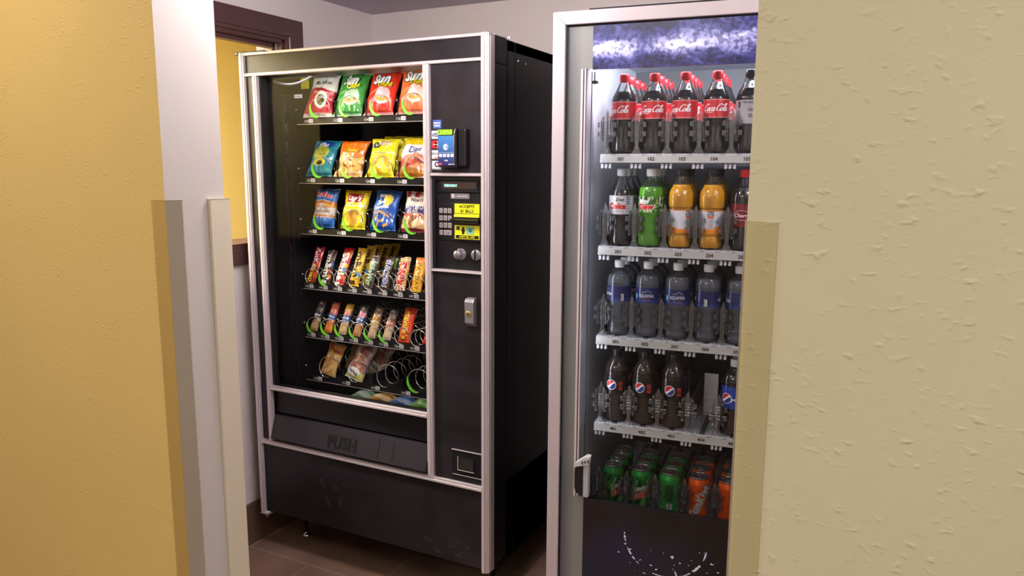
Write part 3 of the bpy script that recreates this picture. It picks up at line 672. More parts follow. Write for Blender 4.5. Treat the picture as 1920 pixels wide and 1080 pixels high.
def c_crab2(s, t):
    c = C('1f59b8')
    if ell(s, t, .42, .80, .3, .12): c = C('24407c')
    if ell(s, t, .66, .73, .16, .12): c = C('e9cf3a')
    for (x, y, a) in ((.3, .30, .5), (.55, .22, .2), (.72, .36, -.4), (.42, .14, 1), (.7, .12, .3), (.2, .44, .2), (.5, .42, -.2)):
        dx, dy = s-x, t-y; p, q = dx*math.cos(a)+dy*math.sin(a), -dx*math.sin(a)+dy*math.cos(a)
        if abs(p) < .10 and abs(q) < .028: c = C('e6a352')
    return c
pack('chip_bag', 'blue bag of cheese curls with a yellow moon, third row', 'chip bag', G3, .112, BH3, .040, c_crab2, [('Wise', .42, .84, .13, '#ffffff', dict(bold=.02)), ('Cheez', .40, .68, .13, '#ffffff', dict(bold=.02, shear=.3, rot=.1)), ('Doodles', .42, .56, .14, '#ffffff', dict(bold=.03, shear=.3, rot=.12))], (CH0+2*CHP-.014, .150, ROWZ[2]), .34, 11)
def c_tgi(s, t):
    c = C('e9e2e6') if int((s*6+t*2)) % 2 else C('b32e34')
    if t < .84: c = C('f0dcd2') if t > .62 else C('3a2f7c')
    if t < .44: c = C('c8402a') if t > .37 else chips(s, t, C('a8683a'), C('dca46c'), C('f0d0a0'), 5, 5)
    if t < .07: c = C('8c3038')
    return c
pack('chip_bag', 'striped red and white bag of potato skins with a purple band, third row', 'chip bag', G3, .118, BH3, .036, c_tgi, [('FRIDAYS', .5, .76, .10, '#2a1c1c', dict(bold=.02)), ('POTATO', .5, .58, .14, '#ffffff', dict(bold=.02, sx=.9)), ('SKINS', .42, .48, .12, '#ffffff', dict(bold=.02)), ('Bacon & Cheddar', .5, .405, .05, '#ffe8a0', {})], (CH0+3*CHP-.012, .148, ROWZ[2]), .34, 12)
# row 4: candy bars, names run top to bottom
G4 = 'candy packs in the window fourth row'
VR = -PI/2
def bar(name, label, i, W, H, base, texts, row, lean, seed, colfn=None, D=.014, grp=G4, du=-.010, rz=0, cat='candy bar', v=.138):
    cf = colfn or (lambda s, t: C(base))
    return pack(name, label, cat, grp, W, H, D, cf, texts, (CA0+CAP*i+du, v, ROWZ[row]), lean, seed, rz=rz, nx=16, ny=48, waist=.03)
def c_kk(s, t):
    c = C('c8141e')
    if t < .52: c = mixc(C('e2551c'), C('8c1b12'), .5+.5*math.sin(t*22))
    return c
bar('candy_bar', 'red wafer bar pack, first of the fourth row', 0, .040, .138, '#c8141e', [('KitKat', .52, .66, .24, '#ffffff', dict(rot=VR, bold=.02, shear=.2)), ('Crisp', .45, .26, .22, '#f3e21f', dict(rot=VR, bold=.02))], 3, .46, 21, c_kk)
def c_mms(base):
    b0 = C(base)
    def f(s, t):
        c = b0
        for (x, y, q) in ((.8, .55, '2b6fd0'), (.75, .35, 'd82a2a'), (.3, .18, '38a838'), (.8, .2, 'f07a1c')):
            if ell(s, t, x, y, .17, .05): c = C(q)
        return c
    return f
bar('candy_bag', 'dark brown pack of coated chocolates in the fourth row', 1, .040, .128, '', [("m&m's", .45, .42, .36, '#ffffff', dict(rot=VR, bold=.03)), ('MILK', .5, .86, .12, '#e8d8c8', dict(rot=VR))], 3, .44, 22, c_mms('#3a1d14'), cat='candy pack')
def c_sk(s, t):
    c = C('c0152a')
    if ell(s, t, .85, .80, .3, .1): c = C('f07a3c')
    for i, q in enumerate(('f5d21c', '3aa0d8', '55b83a', 'f07a1c')):
        if ell(s, t, .72, .50-.1*i, .16, .045): c = C(q)
    return c
bar('candy_bag', 'red pack of fruit candies in the fourth row', 2, .042, .142, '', [('Skittles', .45, .42, .30, '#ffffff', dict(rot=VR, bold=.04))], 3, .46, 23, c_sk, cat='candy pack')
o = bar('candy_bag', 'bright yellow pack of coated peanuts in the fourth row', 3, .042, .142, '', [("m&m's", .48, .46, .34, '#3a1d14', dict(rot=VR, bold=.03)), ('PEANUT', .4, .86, .09, '#3a1d14', dict(rot=0))], 3, .42, 24, lambda s, t: C('e6b81c') if not ell(s, t, .8, .3, .2, .06) else C('3a9ad0'), cat='candy pack')
again(o, 'second yellow candy pack behind the front yellow one, fourth row', .036, .012, .006)
for q in range(3): 
    x = again(o, ['third', 'fourth', 'fifth'][q]+' yellow candy pack back in the dim, fourth row', .075+.04*q, .016+.008*q, .006)
bar('candy_bar', 'dark bar with green name in the fourth row', 4, .036, .118, '#2a1a16', [('MilkyWay', .5, .46, .27, '#d8e8d0', dict(rot=VR, bold=.02, shear=.25, outline=C('2f7a3c')))], 3, .40, 25, lambda s, t: mixc(C('2e1b16'), C('5a4a3e'), .5+.5*math.sin(t*30)*(t < .3)))
sn = bar('candy_bar', 'brown peanut bar with blue and white name in the fourth row', 5, .036, .116, '#3a2018', [('SNICKERS', .5, .48, .25, '#1c2f9a', dict(rot=VR, bold=.02, shear=.25, outline=(1, 1, 1), ow=.05))], 3, .38, 26)
bar('candy_bar', 'dark bar with green wrapper end, to the right behind the blue lettered bar, fourth row', 5, .036, .120, '', [], 3, .34, 27, lambda s, t: C('6fae3a') if .55 < t < .9 and math.sin(s*8) > -.2 else C('2c1a18'), du=.012, v=.166)
def c_tw(s, t):
    c = C('d9a23c')
    if t > .88: c = mixc(C('c98f2c'), C('f3dd9a'), .5+.5*math.sin(s*14))
    if t < .10: c = C('b3402a') if math.sin(s*20) > 0 else C('e9dcd0')
    return c
bar('candy_bar', 'gold caramel cookie bar with red name in the fourth row', 6, .042, .118, '', [('TWIX', .42, .50, .40, '#d0152a', dict(rot=VR, bold=.06, outline=(1, 1, 1), ow=.04))], 3, .38, 28, c_tw)
bar('candy_bar', 'orange and yellow bar pack, last of the fourth row beside the divider', 7, .044, .120, '', [('PAYDAY', .5, .45, .20, '#d8641c', dict(rot=VR, bold=.02))], 3, .36, 29, lambda s, t: C('e8882c') if (s < .22 or s > .82 or t > .82) else C('f0d23a'))
# row 5: cookie sleeves
G5 = 'cracker sleeves in the window fifth row'
def c_sl(top, mid, lab, waf):
    def f(s, t):
        c = C(top)
        if t > .93: c = mixc(c, (0, 0, 0), .3)
        if .86 < t < .92 and .3 < s < .7: c = mixc(c, (1, 1, 1), .5)
        if .60 < t < .76: c = C(mid)
        if .34 < t < .60: c = C(lab)
        if t < .36+.14*s-.07: c = mixc(C(waf), C('8a5a2c'), .35*(math.sin(t*95) > .3)+.15*(s < .15))
        if t < .05: c = mixc(C(waf), (0, 0, 0), .3)
        return c
    return f
sl = [('brown', '#4a3934', '#5c4a44', '#2a2436', '#c9a56a', 'AUSTIN'), ('coral', '#e0603c', '#e87a6a', '#2a62b8', '#e88a2c', 'Cheese'), ('yellow', '#e2b02a', '#d98a5a', '#2a62b8', '#e0c08a', 'Toast'),
      ('grey pink', '#4c3e40', '#d07a8a', '#2f62b0', '#d8a06a', 'PB'), ('tan', '#6a5448', '#b08458', '#c99a3c', '#e0c098', 'Nekot'), ('dark', '#5a4844', '#70584e', '#d08068', '#e2cfae', 'Malt')]
for i, (nm, a, b2, c, d, tx) in enumerate(sl):
    bar('cracker_sleeve', nm+' topped sleeve of cracker sandwiches, '+['first', 'second', 'third', 'fourth', 'fifth', 'sixth'][i]+' in the fifth row', i, .034, .118, '', [('Lance', .52, .52, .115, '#ffffff', dict(bold=.03, sx=.8, shear=.2)), (tx, .5, .42, .08, '#f3f0e0', dict(sx=.7)), ('6', .5, .68, .1, '#ffffff', {})], 4, .52, 40+i, c_sl(a, b2, c, d), D=.024, grp=G5, cat='cracker pack', du=-.006)
def c_re(s, t): return C('e2431c') if t < .92 else C('b8341a')
bar('candy_bar', 'wide orange peanut butter cup pack in the fifth row', 6, .050, .126, '', [("Reese's", .5, .48, .26, '#f5d51c', dict(rot=-PI/2+.05, bold=.02, shear=.2, outline=C('4a2412'), ow=.03)), ('PEANUT BUTTER CUPS', .24, .48, .07, '#f5d51c', dict(rot=VR))], 4, .46, 50, c_re, grp=G5, D=.018, du=.0, v=.140)
bar('candy_bar', 'orange bar leaning to the right beside the divider, fifth row', 7, .034, .100, '', [("Reese's", .5, .5, .22, '#ffffff', dict(rot=VR, bold=.03))], 4, .40, 51, c_re, grp=G5, D=.014, du=.020, v=.15).rotation_euler[1] = .28
# row 6: cookies
def c_gm(s, t):
    c = C('d9b06a')
    if t > .66: c = C('e08a1c')
    if t > .90: c = C('c9a05a')
    if ell(s, t, .45, .42, .32, .19): c = mixc(C('b9823e'), C('dcae6a'), .5+.5*math.sin(s*17+t*20))
    if ell(s, t, .50, .22, .30, .14): c = mixc(C('c08a48'), C('e3bd80'), .5+.5*math.sin(s*11-t*24))
    if ell(s, t, .16, .9, .08, .05): c = C('c4202c')
    return c
pack('cookie_pack', 'tan cookie pack with orange top, first in the bottom row', 'cookie pack', 'packs in the window bottom row', .080, .124, .026, c_gm, [("Grandma's", .52, .78, .13, '#2a2b55', dict(bold=.02, shear=.2, rot=-.12))], (CH0-.012, .146, ROWZ[5]), .44, 60, rz=-.1, ry=.12)
gm2 = bpy.data.objects['cookie_pack']
again(gm2, 'second tan cookie pack lying back behind the orange topped one, bottom row', .085, .045, .004)
def c_hb(s, t):
    c = C('a58a8a')
    if t > .58: c = mixc(C('cfc4b4'), C('a8968c'), .5+.5*math.sin(s*9+t*30))
    if ell(s, t, .5, .40, .40, .22): c = mixc(C('9a5c4c'), C('b07a6c'), .5+.5*math.sin(s*8+t*9))
    if t < .22: c = C('cfcf6a') if t > .06 else C('e0dcb8')
    if ell(s, t, .42, .20, .36, .10): c = C('f0ede0')
    return c
pack('pastry_pack', 'clear wrapped iced pastry with red lettering in the bottom row', 'pastry pack', 'packs in the window bottom row', .090, .140, .034, c_hb, [('JUMBO', .55, .86, .13, '#a82a2a', dict(bold=.03, shear=.1, rot=-.15)), ('BUN', .6, .74, .16, '#a82a2a', dict(bold=.04, rot=-.15)), ('Duchess', .42, .20, .105, '#20204a', dict(bold=.03, rot=-.25))], (CH0+CHP-.020, .142, ROWZ[5]), .48, 61, rz=-.1, ry=.20)
hb2 = bpy.data.objects['pastry_pack']
again(hb2, 'second clear wrapped pastry behind the one with red lettering, bottom row', .085, .03, .0)
# packs that lie in the delivery bin
for i, (c1, c2, nm) in enumerate((('#8fae9a', '#5a8470', 'pale green'), ('#d8a42a', '#8a6a3c', 'gold'), ('#4a76ae', '#2a4a80', 'blue'), ('#6fae2c', '#3f7a2c', 'lime green'))):
    def cf(s, t, a=C(c1), b=C(c2)): return mixc(a, b, .5+.5*math.sin(s*7+t*11)) if abs(t-.5) > .16 else mixc(a, (1, 1, 1), .25)
    g = packmesh(.082, .095, .036, cf, [], 70+i, nx=24, ny=24, waist=.04)
    tag(g.build('snack_pack', M['print'], loc=(SX+.398+.088*i, SY+.052, .628), rot=(-1.42, 0, -.25+.1*i)), nm+' wrapped snack lying at the foot of the snack window', 'snack pack', 'packs lying at the window foot')

# ------------------------------------------------------------------ drinks machine
BX, BY, BYAW = -.8117, 1.8192, .1054
BWD, BHT, BDP = 1.19, 1.831, .78
bev = tag(empty('drinks_vending_machine', (BX, BY, 0), BYAW), 'tall glass-fronted drinks vending machine with a pale frame and lit shelves', 'vending machine')
cb_, sb_ = math.cos(BYAW), math.sin(BYAW)
def bw(u, v, z): return Vector((BX+cb_*u-sb_*v, BY+sb_*u+cb_*v, z))
sh = MB(); sh.box((.0, .07, .05), (.05, BDP, BHT-.01)); sh.box((BWD-.05, .07, .05), (BWD, BDP, BHT-.01)); sh.box((0, .07, BHT-.04), (BWD, BDP, BHT-.01)); sh.box((0, BDP-.04, .05), (BWD, BDP, BHT-.01)); sh.box((0, .07, .05), (BWD, BDP, .44))
sh.build('cabinet', M['black'], bev, bevel=.003)
ln = MB(); ln.box((.05, .07, .44), (.058, BDP-.04, 1.79)); ln.box((BWD-.058, .07, .44), (BWD-.05, BDP-.04, 1.79)); ln.build('side_liner', M['cavitywhite'], bev)
ln = MB(); ln.box((.058, BDP-.06, .44), (BWD-.058, BDP-.05, 1.79)); ln.build('rear_liner', mat('grey_rear_liner', C('5c5c62'), .5), bev)
ln = MB(); ln.box((.058, .07, 1.765), (BWD-.058, BDP-.06, 1.775)); ln.build('top_liner', M['cavitywhite'], bev)
# door frame, mitred, with an inner bead
def frame(name, x0, z0, x1, z1, wd, y0, y1, m, par, bev_=.002):
    g = MB()
    o_ = [(x0, z0), (x1, z0), (x1, z1), (x0, z1)]; i_ = [(x0+wd, z0+wd), (x1-wd, z0+wd), (x1-wd, z1-wd), (x0+wd, z1-wd)]
    for k in range(4):
        a, b3 = o_[k], o_[(k+1) % 4]; c, d = i_[(k+1) % 4], i_[k]; q = [a, b3, c, d]
        vs = [(p[0], y0 if j < 2 else y0+.004, p[1]) for j, p in enumerate(q)]+[(p[0], y1, p[1]) for p in q]
        g.add(vs, [(0, 1, 2, 3), (7, 6, 5, 4), (0, 4, 5, 1), (2, 6, 7, 3), (1, 5, 6, 2), (3, 7, 4, 0)])
    return g.build(name, m, par, bevel=bev_)
frame('door_frame', 0, .09, BWD, BHT, .0315, -.012, .05, M['silverw'], bev)
frame('door_gasket', .0315, .12, BWD-.0315, BHT-.0315, .004, -.001, .05, M['blackp'], bev, 0)
tp = MB(); tp.box((-.004, .03, BHT), (.07, .12, BHT+.008)); tp.box((-.006, .02, BHT-.001), (.03, .07, BHT+.004)); tp.build('hinge_cover', M['blackp'], bev, bevel=.003)
tp = MB(); tp.box((.083, .02, BHT-.001), (BWD-.05, .75, BHT+.010)); tp.build('top_cover', M['blackp'], bev, bevel=.002)
# grey printed band, sign, lower panel and glass
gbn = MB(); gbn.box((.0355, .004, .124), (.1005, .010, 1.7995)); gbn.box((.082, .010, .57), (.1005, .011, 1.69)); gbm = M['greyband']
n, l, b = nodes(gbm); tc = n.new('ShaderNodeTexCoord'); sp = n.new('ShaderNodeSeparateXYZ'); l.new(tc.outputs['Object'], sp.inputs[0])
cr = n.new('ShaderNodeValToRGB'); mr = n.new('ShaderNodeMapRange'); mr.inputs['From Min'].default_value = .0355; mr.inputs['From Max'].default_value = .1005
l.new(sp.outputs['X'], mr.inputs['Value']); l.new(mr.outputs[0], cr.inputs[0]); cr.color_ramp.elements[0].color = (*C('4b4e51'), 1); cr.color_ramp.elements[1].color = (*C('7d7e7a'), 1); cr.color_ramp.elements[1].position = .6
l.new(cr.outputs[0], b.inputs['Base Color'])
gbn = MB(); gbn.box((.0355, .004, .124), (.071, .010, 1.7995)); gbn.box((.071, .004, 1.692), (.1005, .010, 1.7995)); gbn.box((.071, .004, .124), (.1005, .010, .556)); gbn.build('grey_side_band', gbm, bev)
ch = MB()
for x0, x1, mi in ((.071, .0765, 0), (.0765, .0800, 1), (.0800, .0835, 0)): ch.box((x0, .006 if mi else .003, .556), (x1, .016, 1.692), mi)
ch.build('inner_door_trim', [M['silver'], M['darkgrey']], bev)
lp = MB(); lp.box((.1005, .002, .124), (BWD-.0355, .012, .556))
def splash(s, t):
    # arcs and drops of water
    x, y = s, t
    for (cx, cy_, rx, ry, a0) in ((.30, .90, .26, .55, 0), (.62, .55, .26, .40, 0)):
        d = math.hypot((x-cx)/rx, (y-cy_)/ry); th = .012+.03*noise.noise(Vector((x*9, y*9, 0)))
        if abs(d-1) < th and y < cy_ and noise.noise(Vector((x*22, y*22, 3))) > -.15: return C('cfd8f0')
    return C('dfe6f8') if noise.noise(Vector((x*30, y*30, 7))) > .60 and .2 < y < .8 else None
lpm = lambda x, y, lift=.0006: Vector((x, .002-lift, y))
lp.patch(.20, .30, .62, .50, 300, lpm, splash, 1)
lpn = mat('midnight_panel', C('0b0a14'), .25); n, l, b = nodes(lpn)
tc = n.new('ShaderNodeTexCoord'); nz = n.new('ShaderNodeTexNoise'); nz.inputs['Scale'].default_value = 3; l.new(tc.outputs['Object'], nz.inputs['Vector'])
cr = n.new('ShaderNodeValToRGB'); cr.color_ramp.elements[0].color = (*C('0b090e'), 1); cr.color_ramp.elements[0].position = .45; cr.color_ramp.elements[1].color = (*C('14163a'), 1); cr.color_ramp.elements[1].position = .7
l.new(nz.outputs['Fac'], cr.inputs[0]); l.new(cr.outputs[0], b.inputs['Base Color'])
lp.build('lower_panel', [lpn, M['matteprint']], bev)
# backlit header picture: water and ice
hd = bpy.data.materials.new('ice_picture'); hd.use_nodes = True; n, l, b = nodes(hd); b.inputs['Roughness'].default_value = .2
tc = n.new('ShaderNodeTexCoord'); mp = n.new('ShaderNodeMapping'); mp.inputs['Scale'].default_value = (1, 1, 2.0); l.new(tc.outputs['Object'], mp.inputs['Vector'])
n1 = n.new('ShaderNodeTexNoise'); n1.inputs['Scale'].default_value = 9; n1.inputs['Detail'].default_value = 7; n1.inputs['Roughness'].default_value = .62; n1.inputs['Distortion'].default_value = .9; l.new(mp.outputs[0], n1.inputs['Vector'])
sp = n.new('ShaderNodeSeparateXYZ'); l.new(tc.outputs['Object'], sp.inputs[0])
band = n.new('ShaderNodeMapRange'); band.inputs['From Min'].default_value = 1.69; band.inputs['From Max'].default_value = 1.80; l.new(sp.outputs['Z'], band.inputs['Value'])
fc_ = n.new('ShaderNodeFloatCurve'); cv = fc_.mapping.curves[0]; cv.points[0].location = (0, .05); cv.points[1].location = (1, .02)
for p in ((.15, .03), (.30, .20), (.50, .34), (.68, .22), (.85, .10)): cv.points.new(*p)
l.new(band.outputs[0], fc_.inputs[1])
ad = n.new('ShaderNodeMath'); ad.operation = 'ADD'; l.new(n1.outputs['Fac'], ad.inputs[0]); l.new(fc_.outputs[0], ad.inputs[1])
cr = n.new('ShaderNodeValToRGB'); e = cr.color_ramp.elements; e[0].position = .08; e[0].color = (*C('0e0c2a'), 1); e[1].position = 1.0; e[1].color = (*C('e2e5fa'), 1)
for p, c in ((.28, '22235c'), (.48, '4a4a86'), (.70, '9a9bc8')): q = cr.color_ramp.elements.new(p); q.color = (*C(c), 1)
mr = n.new('ShaderNodeMapRange'); mr.inputs['From Max'].default_value = 1.02; l.new(ad.outputs[0], mr.inputs['Value'])
mr.inputs['From Min'].default_value = .38; mr.inputs['To Max'].default_value = 1.0
l.new(mr.outputs[0], cr.inputs[0])
n2 = n.new('ShaderNodeTexVoronoi'); n2.inputs['Scale'].default_value = 90; l.new(tc.outputs['Object'], n2.inputs['Vector'])
n3 = n.new('ShaderNodeTexNoise'); n3.inputs['Scale'].default_value = 95; n3.inputs['Detail'].default_value = 4; l.new(tc.outputs['Object'], n3.inputs['Vector'])
cr2 = n.new('ShaderNodeValToRGB'); cr2.color_ramp.elements[0].position = .40; cr2.color_ramp.elements[0].color = (.08, .08, .22, 1); cr2.color_ramp.elements[1].position = .52; cr2.color_ramp.elements[1].color = (1, 1, 1, 1); l.new(n3.outputs['Fac'], cr2.inputs[0])
mx = n.new('ShaderNodeMix'); mx.data_type = 'RGBA'; mx.blend_type = 'MULTIPLY'; mx.inputs[0].default_value = .75; l.new(cr.outputs[0], mx.inputs[6]); l.new(cr2.outputs[0], mx.inputs[7])
l.new(mx.outputs[2], b.inputs['Base Color']); l.new(mx.outputs[2], b.inputs['Emission Color']); b.inputs['Emission Strength'].default_value = .45
sg = MB(); sg.box((.1005, .003, 1.690), (BWD-.0355, .012, 1.7995)); sg.build('header_sign', hd, bev)
gp = MB(); gp.box((.0835, .010, .50), (BWD-.036, .014, 1.70)); gp.build('window_pane', M['glassd'], bev)
# lamps inside: a strip under the header and one on the side
ls = MB(); ls.box((.12, .135, 1.759), (BWD-.1, .165, 1.765)); ls.build('lamp_strip', mat('lamp_tube', (1, 1, 1), .3, emit=(.85, .9, 1), es=3), bev)
lo_ = area('drinks_header_lamp', (0, 0, 0), (1.0, .05), 15, (.86, .9, 1)); lo_.parent = bev; lo_.location = (.6, .150, 1.757); lo_.rotation_euler = (math.radians(58), 0, 0)
lo2 = area('drinks_side_lamp', (0, 0, 0), (.02, .8), .8, (.88, .92, 1)); lo2.parent = bev; lo2.location = (.062, .055, 1.15); lo2.rotation_euler = Vector((.8, .45, 0)).to_track_quat('-Z', 'Y').to_euler()
tb = MB(); tb.tube([(.0665, .045, .58), (.0665, .045, 1.69)], .006, 10); tb.build('side_lamp_tube', mat('side_tube', (.9, .92, 1), .3, emit=(.85, .9, 1), es=1.2), bev)
hk = MB(); hk.tube([(.094, .05, 1.69), (.094, .05, 1.668)], .002); hk.lathe([(0, -.004), (.009, -.002), (.009, .004), (0, .006)], 16, (.095, .05, 1.663)); hk.tube([(.087, .05, .6), (.087, .05, 1.69)], .0016); hk.build('door_switch_rod', M['darkgrey'], bev)
# black and white latch at the window foot
hn = MB(); hn.prism([(.079, .590), (.084, .576), (.098, .570), (.103, .572), (.103, .658), (.079, .645)], -.020, .004); hn.build('handle_grip', M['blackp'], bev, bevel=.003)
hn = MB(); hn.box((.103, -.018, .566), (.1175, .004, .660)); hn.build('handle_plate', M['greyband'] if 0 else mat('grey_plate', C('a9a9ad'), .35), bev, bevel=.002)
hn = MB(); hn.prism([(.077, .650), (.082, .662), (.112, .684), (.122, .682), (.120, .668), (.118, .660)], -.024, .0); 
for k in range(3): hn.box((.100+.008*k, -.027, .662+.003*k), (.104+.008*k, -.023, .670+.003*k), 1)
hn.build('handle_cap', [mat('latch_white', C('b9bab8'), .4), M['darkgrey']], bev, bevel=.001)

# shelves with numbered strips, dividers and product gates
SZ = [1.4715, 1.2255, .9775, .7285, .480]          # middle of the number strip
CU0, CUP = .1555, .0800
ribm = mat('ribbed_white', C('dcdde4'), .4); n, l, b = nodes(ribm)
tc = n.new('ShaderNodeTexCoord'); wv = n.new('ShaderNodeTexWave'); wv.inputs['Scale'].default_value = 55; wv.bands_direction = 'X'; l.new(tc.outputs['Object'], wv.inputs['Vector']); bu = n.new('ShaderNodeBump'); bu.inputs['Distance'].default_value = .002; l.new(wv.outputs['Fac'], bu.inputs['Height']); l.new(bu.outputs[0], b.inputs['Normal'])
def gate_mb(side):
    """clear product gate: a forked post with flaps either side"""
    g = MB(); 
    g.prism([(-.004, 0), (-.011, -.006), (-.013, 0), (-.005, .020), (-.007, .034), (-.008, .096), (-.004, .104), (0, .116), (.004, .104), (.008, .096), (.007, .034), (.005, .020), (.013, 0), (.011, -.006), (.004, 0)], -.002, .002)
    g.box((-.0015, -.004, .012), (.0015, .016, .108)); 
    for z in (.046, .054, .062, .070, .078): g.box((-.007, -.005, z), (.007, -.003, z+.0035))
    for q in (-1, 1):
        a, b4 = sorted((q*.009, q*.012)); g.box((a, -.006, .032), (b4, .008, .096))
        a, b4 = sorted((q*.014, q*.0165)); g.box((a, -.003, .036), (b4, .006, .086))
        for z in (.044, .068): a, b4 = sorted((q*.016, q*.024)); g.box((a, -.004, z), (b4, -.002, z+.013)); a, b4 = sorted((q*.0225, q*.024)); g.box((a, -.004, z), (b4, .006, z+.013))
        a, b4 = sorted((q*.009, q*.016)); g.box((a, -.004, .052), (b4, -.002, .056)); g.box((a, -.004, .088), (b4, -.002, .091)); g.box((a, -.004, .030), (b4, -.002, .034))
    return g
gm = gate_mb(0)
cm = MB()                                        # clip teeth below the shelf
for x0 in (-.014, -.004, .007): cm.prism([(x0, -.013), (x0+.002, -.016), (x0+.007, -.014), (x0+.007, -.005), (x0+.002, -.003)], -.004, .0)
for x0 in (-.0145, .0125): cm.box((x0, -.002, -.016), (x0+.0015, .006, -.002))
proto_gate = proto_clip = None
NC = 12
gate_parts = []
for rI, z in enumerate(SZ):
    st_ = MB(); zt = z+.0135
    st_.box((.100, .100, z-.0095), (BWD-.065, .112, z+.0100), 1); st_.box((.100, .104, zt-.012), (BWD-.065, .66, zt-.001), 0)
    st_.box((.100, .096, z-.0105), (BWD-.065, .101, z-.0080), 1)
    for c in range(NC):
        st_.box((CU0+CUP*c-.0065, .106, zt-.0005), (CU0+CUP*c+.0065, .64, zt+.0004), 2)
        for q in (-1, 1): st_.box((CU0+CUP*c+q*.026-.012*(q > 0)-.0, .0992, z+.0095), (CU0+CUP*c+q*.026+.012*(q < 0), .1005, z+.0105), 2)
    for c in range(NC): st_.text('%d%02d' % (rI+1, c+1), front(v=.100), CU0+CUP*c, z-.0005, .0125, mi=3, bold=.02)
    so = st_.build('shelf', [ribm, mat('strip_white%d' % rI, C('bdbdbb'), .45), mat('rail_dark%d' % rI, C('55565c'), .5), M['blackp']], bev)
    dv = MB()
    for c in range(-1, NC): dv.box((CU0+CUP*(c+.5)-.001, .125, zt), (CU0+CUP*(c+.5)+.001, .64, zt+.05), 0)
    dvo = dv.build('column_dividers', M['clearp'], so)
    for c in range(-1, NC):
        for kind in (0, 1):
            p = proto_gate if kind == 0 else proto_clip
            loc = (CU0+CUP*(c+.5), .108, zt if kind == 0 else z-.010)
            if p is None:
                p = (gm if kind == 0 else cm).build('product_gate' if kind == 0 else 'shelf_clip', M['clearp'] if kind == 0 else mat('milky_clip', C('cfd0d6'), .25), so, bevel=.0008 if kind == 0 else 0)
                if kind == 0: proto_gate = p
                else: proto_clip = p
                p.location = loc
            elif rI == 4 and kind == 1: continue
            else:
                q = p.copy(); COL.objects.link(q); q.parent = so; q.location = loc
SHZ = [z+.0135+.0006 for z in SZ]

# ------------------------------------------------------------------ bottles and cans
def cyl(R): return lambda x, y, lift=.0005: Vector(((R+lift)*math.sin(x/R), -(R+lift)*math.cos(x/R), y))
def spline(pts, n=6):
    out = []
    for i in range(len(pts)-1):
        p0, p1, p2, p3 = pts[max(i-1, 0)], pts[i], pts[i+1], pts[min(i+2, len(pts)-1)]
        for k in range(n):
            t = k/n; out.append(tuple(.5*((2*p1[j])+(-p0[j]+p2[j])*t+(2*p0[j]-5*p1[j]+4*p2[j]-p3[j])*t*t+(-p0[j]+3*p1[j]-3*p2[j]+p3[j])*t**3) for j in range(2)))
    out.append(pts[-1]); return out
def ribbon(g, pts, mp, x, y, s, w0, col, shear=.35, sx=1, lift=.0007):
    """pen stroke of changing width for script lettering"""
    P = spline(pts, 6); n_ = len(P); L = []
    for i in range(n_):
        a, b5 = P[max(i-1, 0)], P[min(i+1, n_-1)]; dx, dy = b5[0]-a[0], b5[1]-a[1]; d = math.hypot(dx, dy) or 1
        wd = w0*(.45+.75*abs(dy/d))*(min(1, .45+i/n_*4, .45+(n_-1-i)/n_*4)); nx_, ny_ = -dy/d*wd/2, dx/d*wd/2
        for sg_ in (1, -1):
            px, py = P[i][0]+sg_*nx_, P[i][1]+sg_*ny_; L.append(mp(x+(px+shear*py)*s*sx, y+py*s, lift))
    g.add(L, [(2*i, 2*i+1, 2*i+3, 2*i+2) for i in range(n_-1)], 0, col)
SC = {'C': [(.62, .78), (.66, .92), (.52, 1.0), (.28, .88), (.08, .55), (.06, .22), (.22, .02), (.46, .08), (.62, .25)],
      'o': [(.2, .48), (.04, .34), (.04, .10), (.17, 0), (.32, .12), (.34, .36), (.2, .48), (.3, .42), (.48, .44)],
      'c': [(.36, .40), (.26, .48), (.08, .36), (.04, .12), (.18, 0), (.36, .10)],
      'a': [(.36, .42), (.2, .48), (.05, .30), (.06, .06), (.2, .02), (.34, .30), (.38, .46), (.34, .10), (.42, 0), (.54, .12)],
      'l': [(.02, .12), (.2, .5), (.34, .9), (.30, 1.05), (.20, .98), (.12, .5), (.12, .08), (.22, 0), (.34, .12)]}
def script(g, mp, x, y, s, col, w0=.12):
    pos = [('C', 0), ('o', .56), ('c', .98), ('a', 1.32), ('C', 1.98), ('o', 2.54), ('l', 2.96), ('a', 3.20)]
    for ch, o_ in pos: ribbon(g, [(px+o_-1.9, py-.4) for px, py in SC[ch]], mp, x, y, s, w0, col)
    ribbon(g, [(px-1.9, py-.4) for px, py in ((.2, .02), (.5, -.22), (.95, -.16), (1.35, -.24), (1.7, -.12))], mp, x, y, s, .11, col)
    ribbon(g, [(px-1.9, py-.4) for px, py in ((2.55, .98), (2.85, .84), (3.2, 1.02), (3.5, .98))], mp, x, y, s, .11, col)
    ribbon(g, [(1.84-1.9, .30-.4), (1.96-1.9, .30-.4)], mp, x, y, s, .10, col)

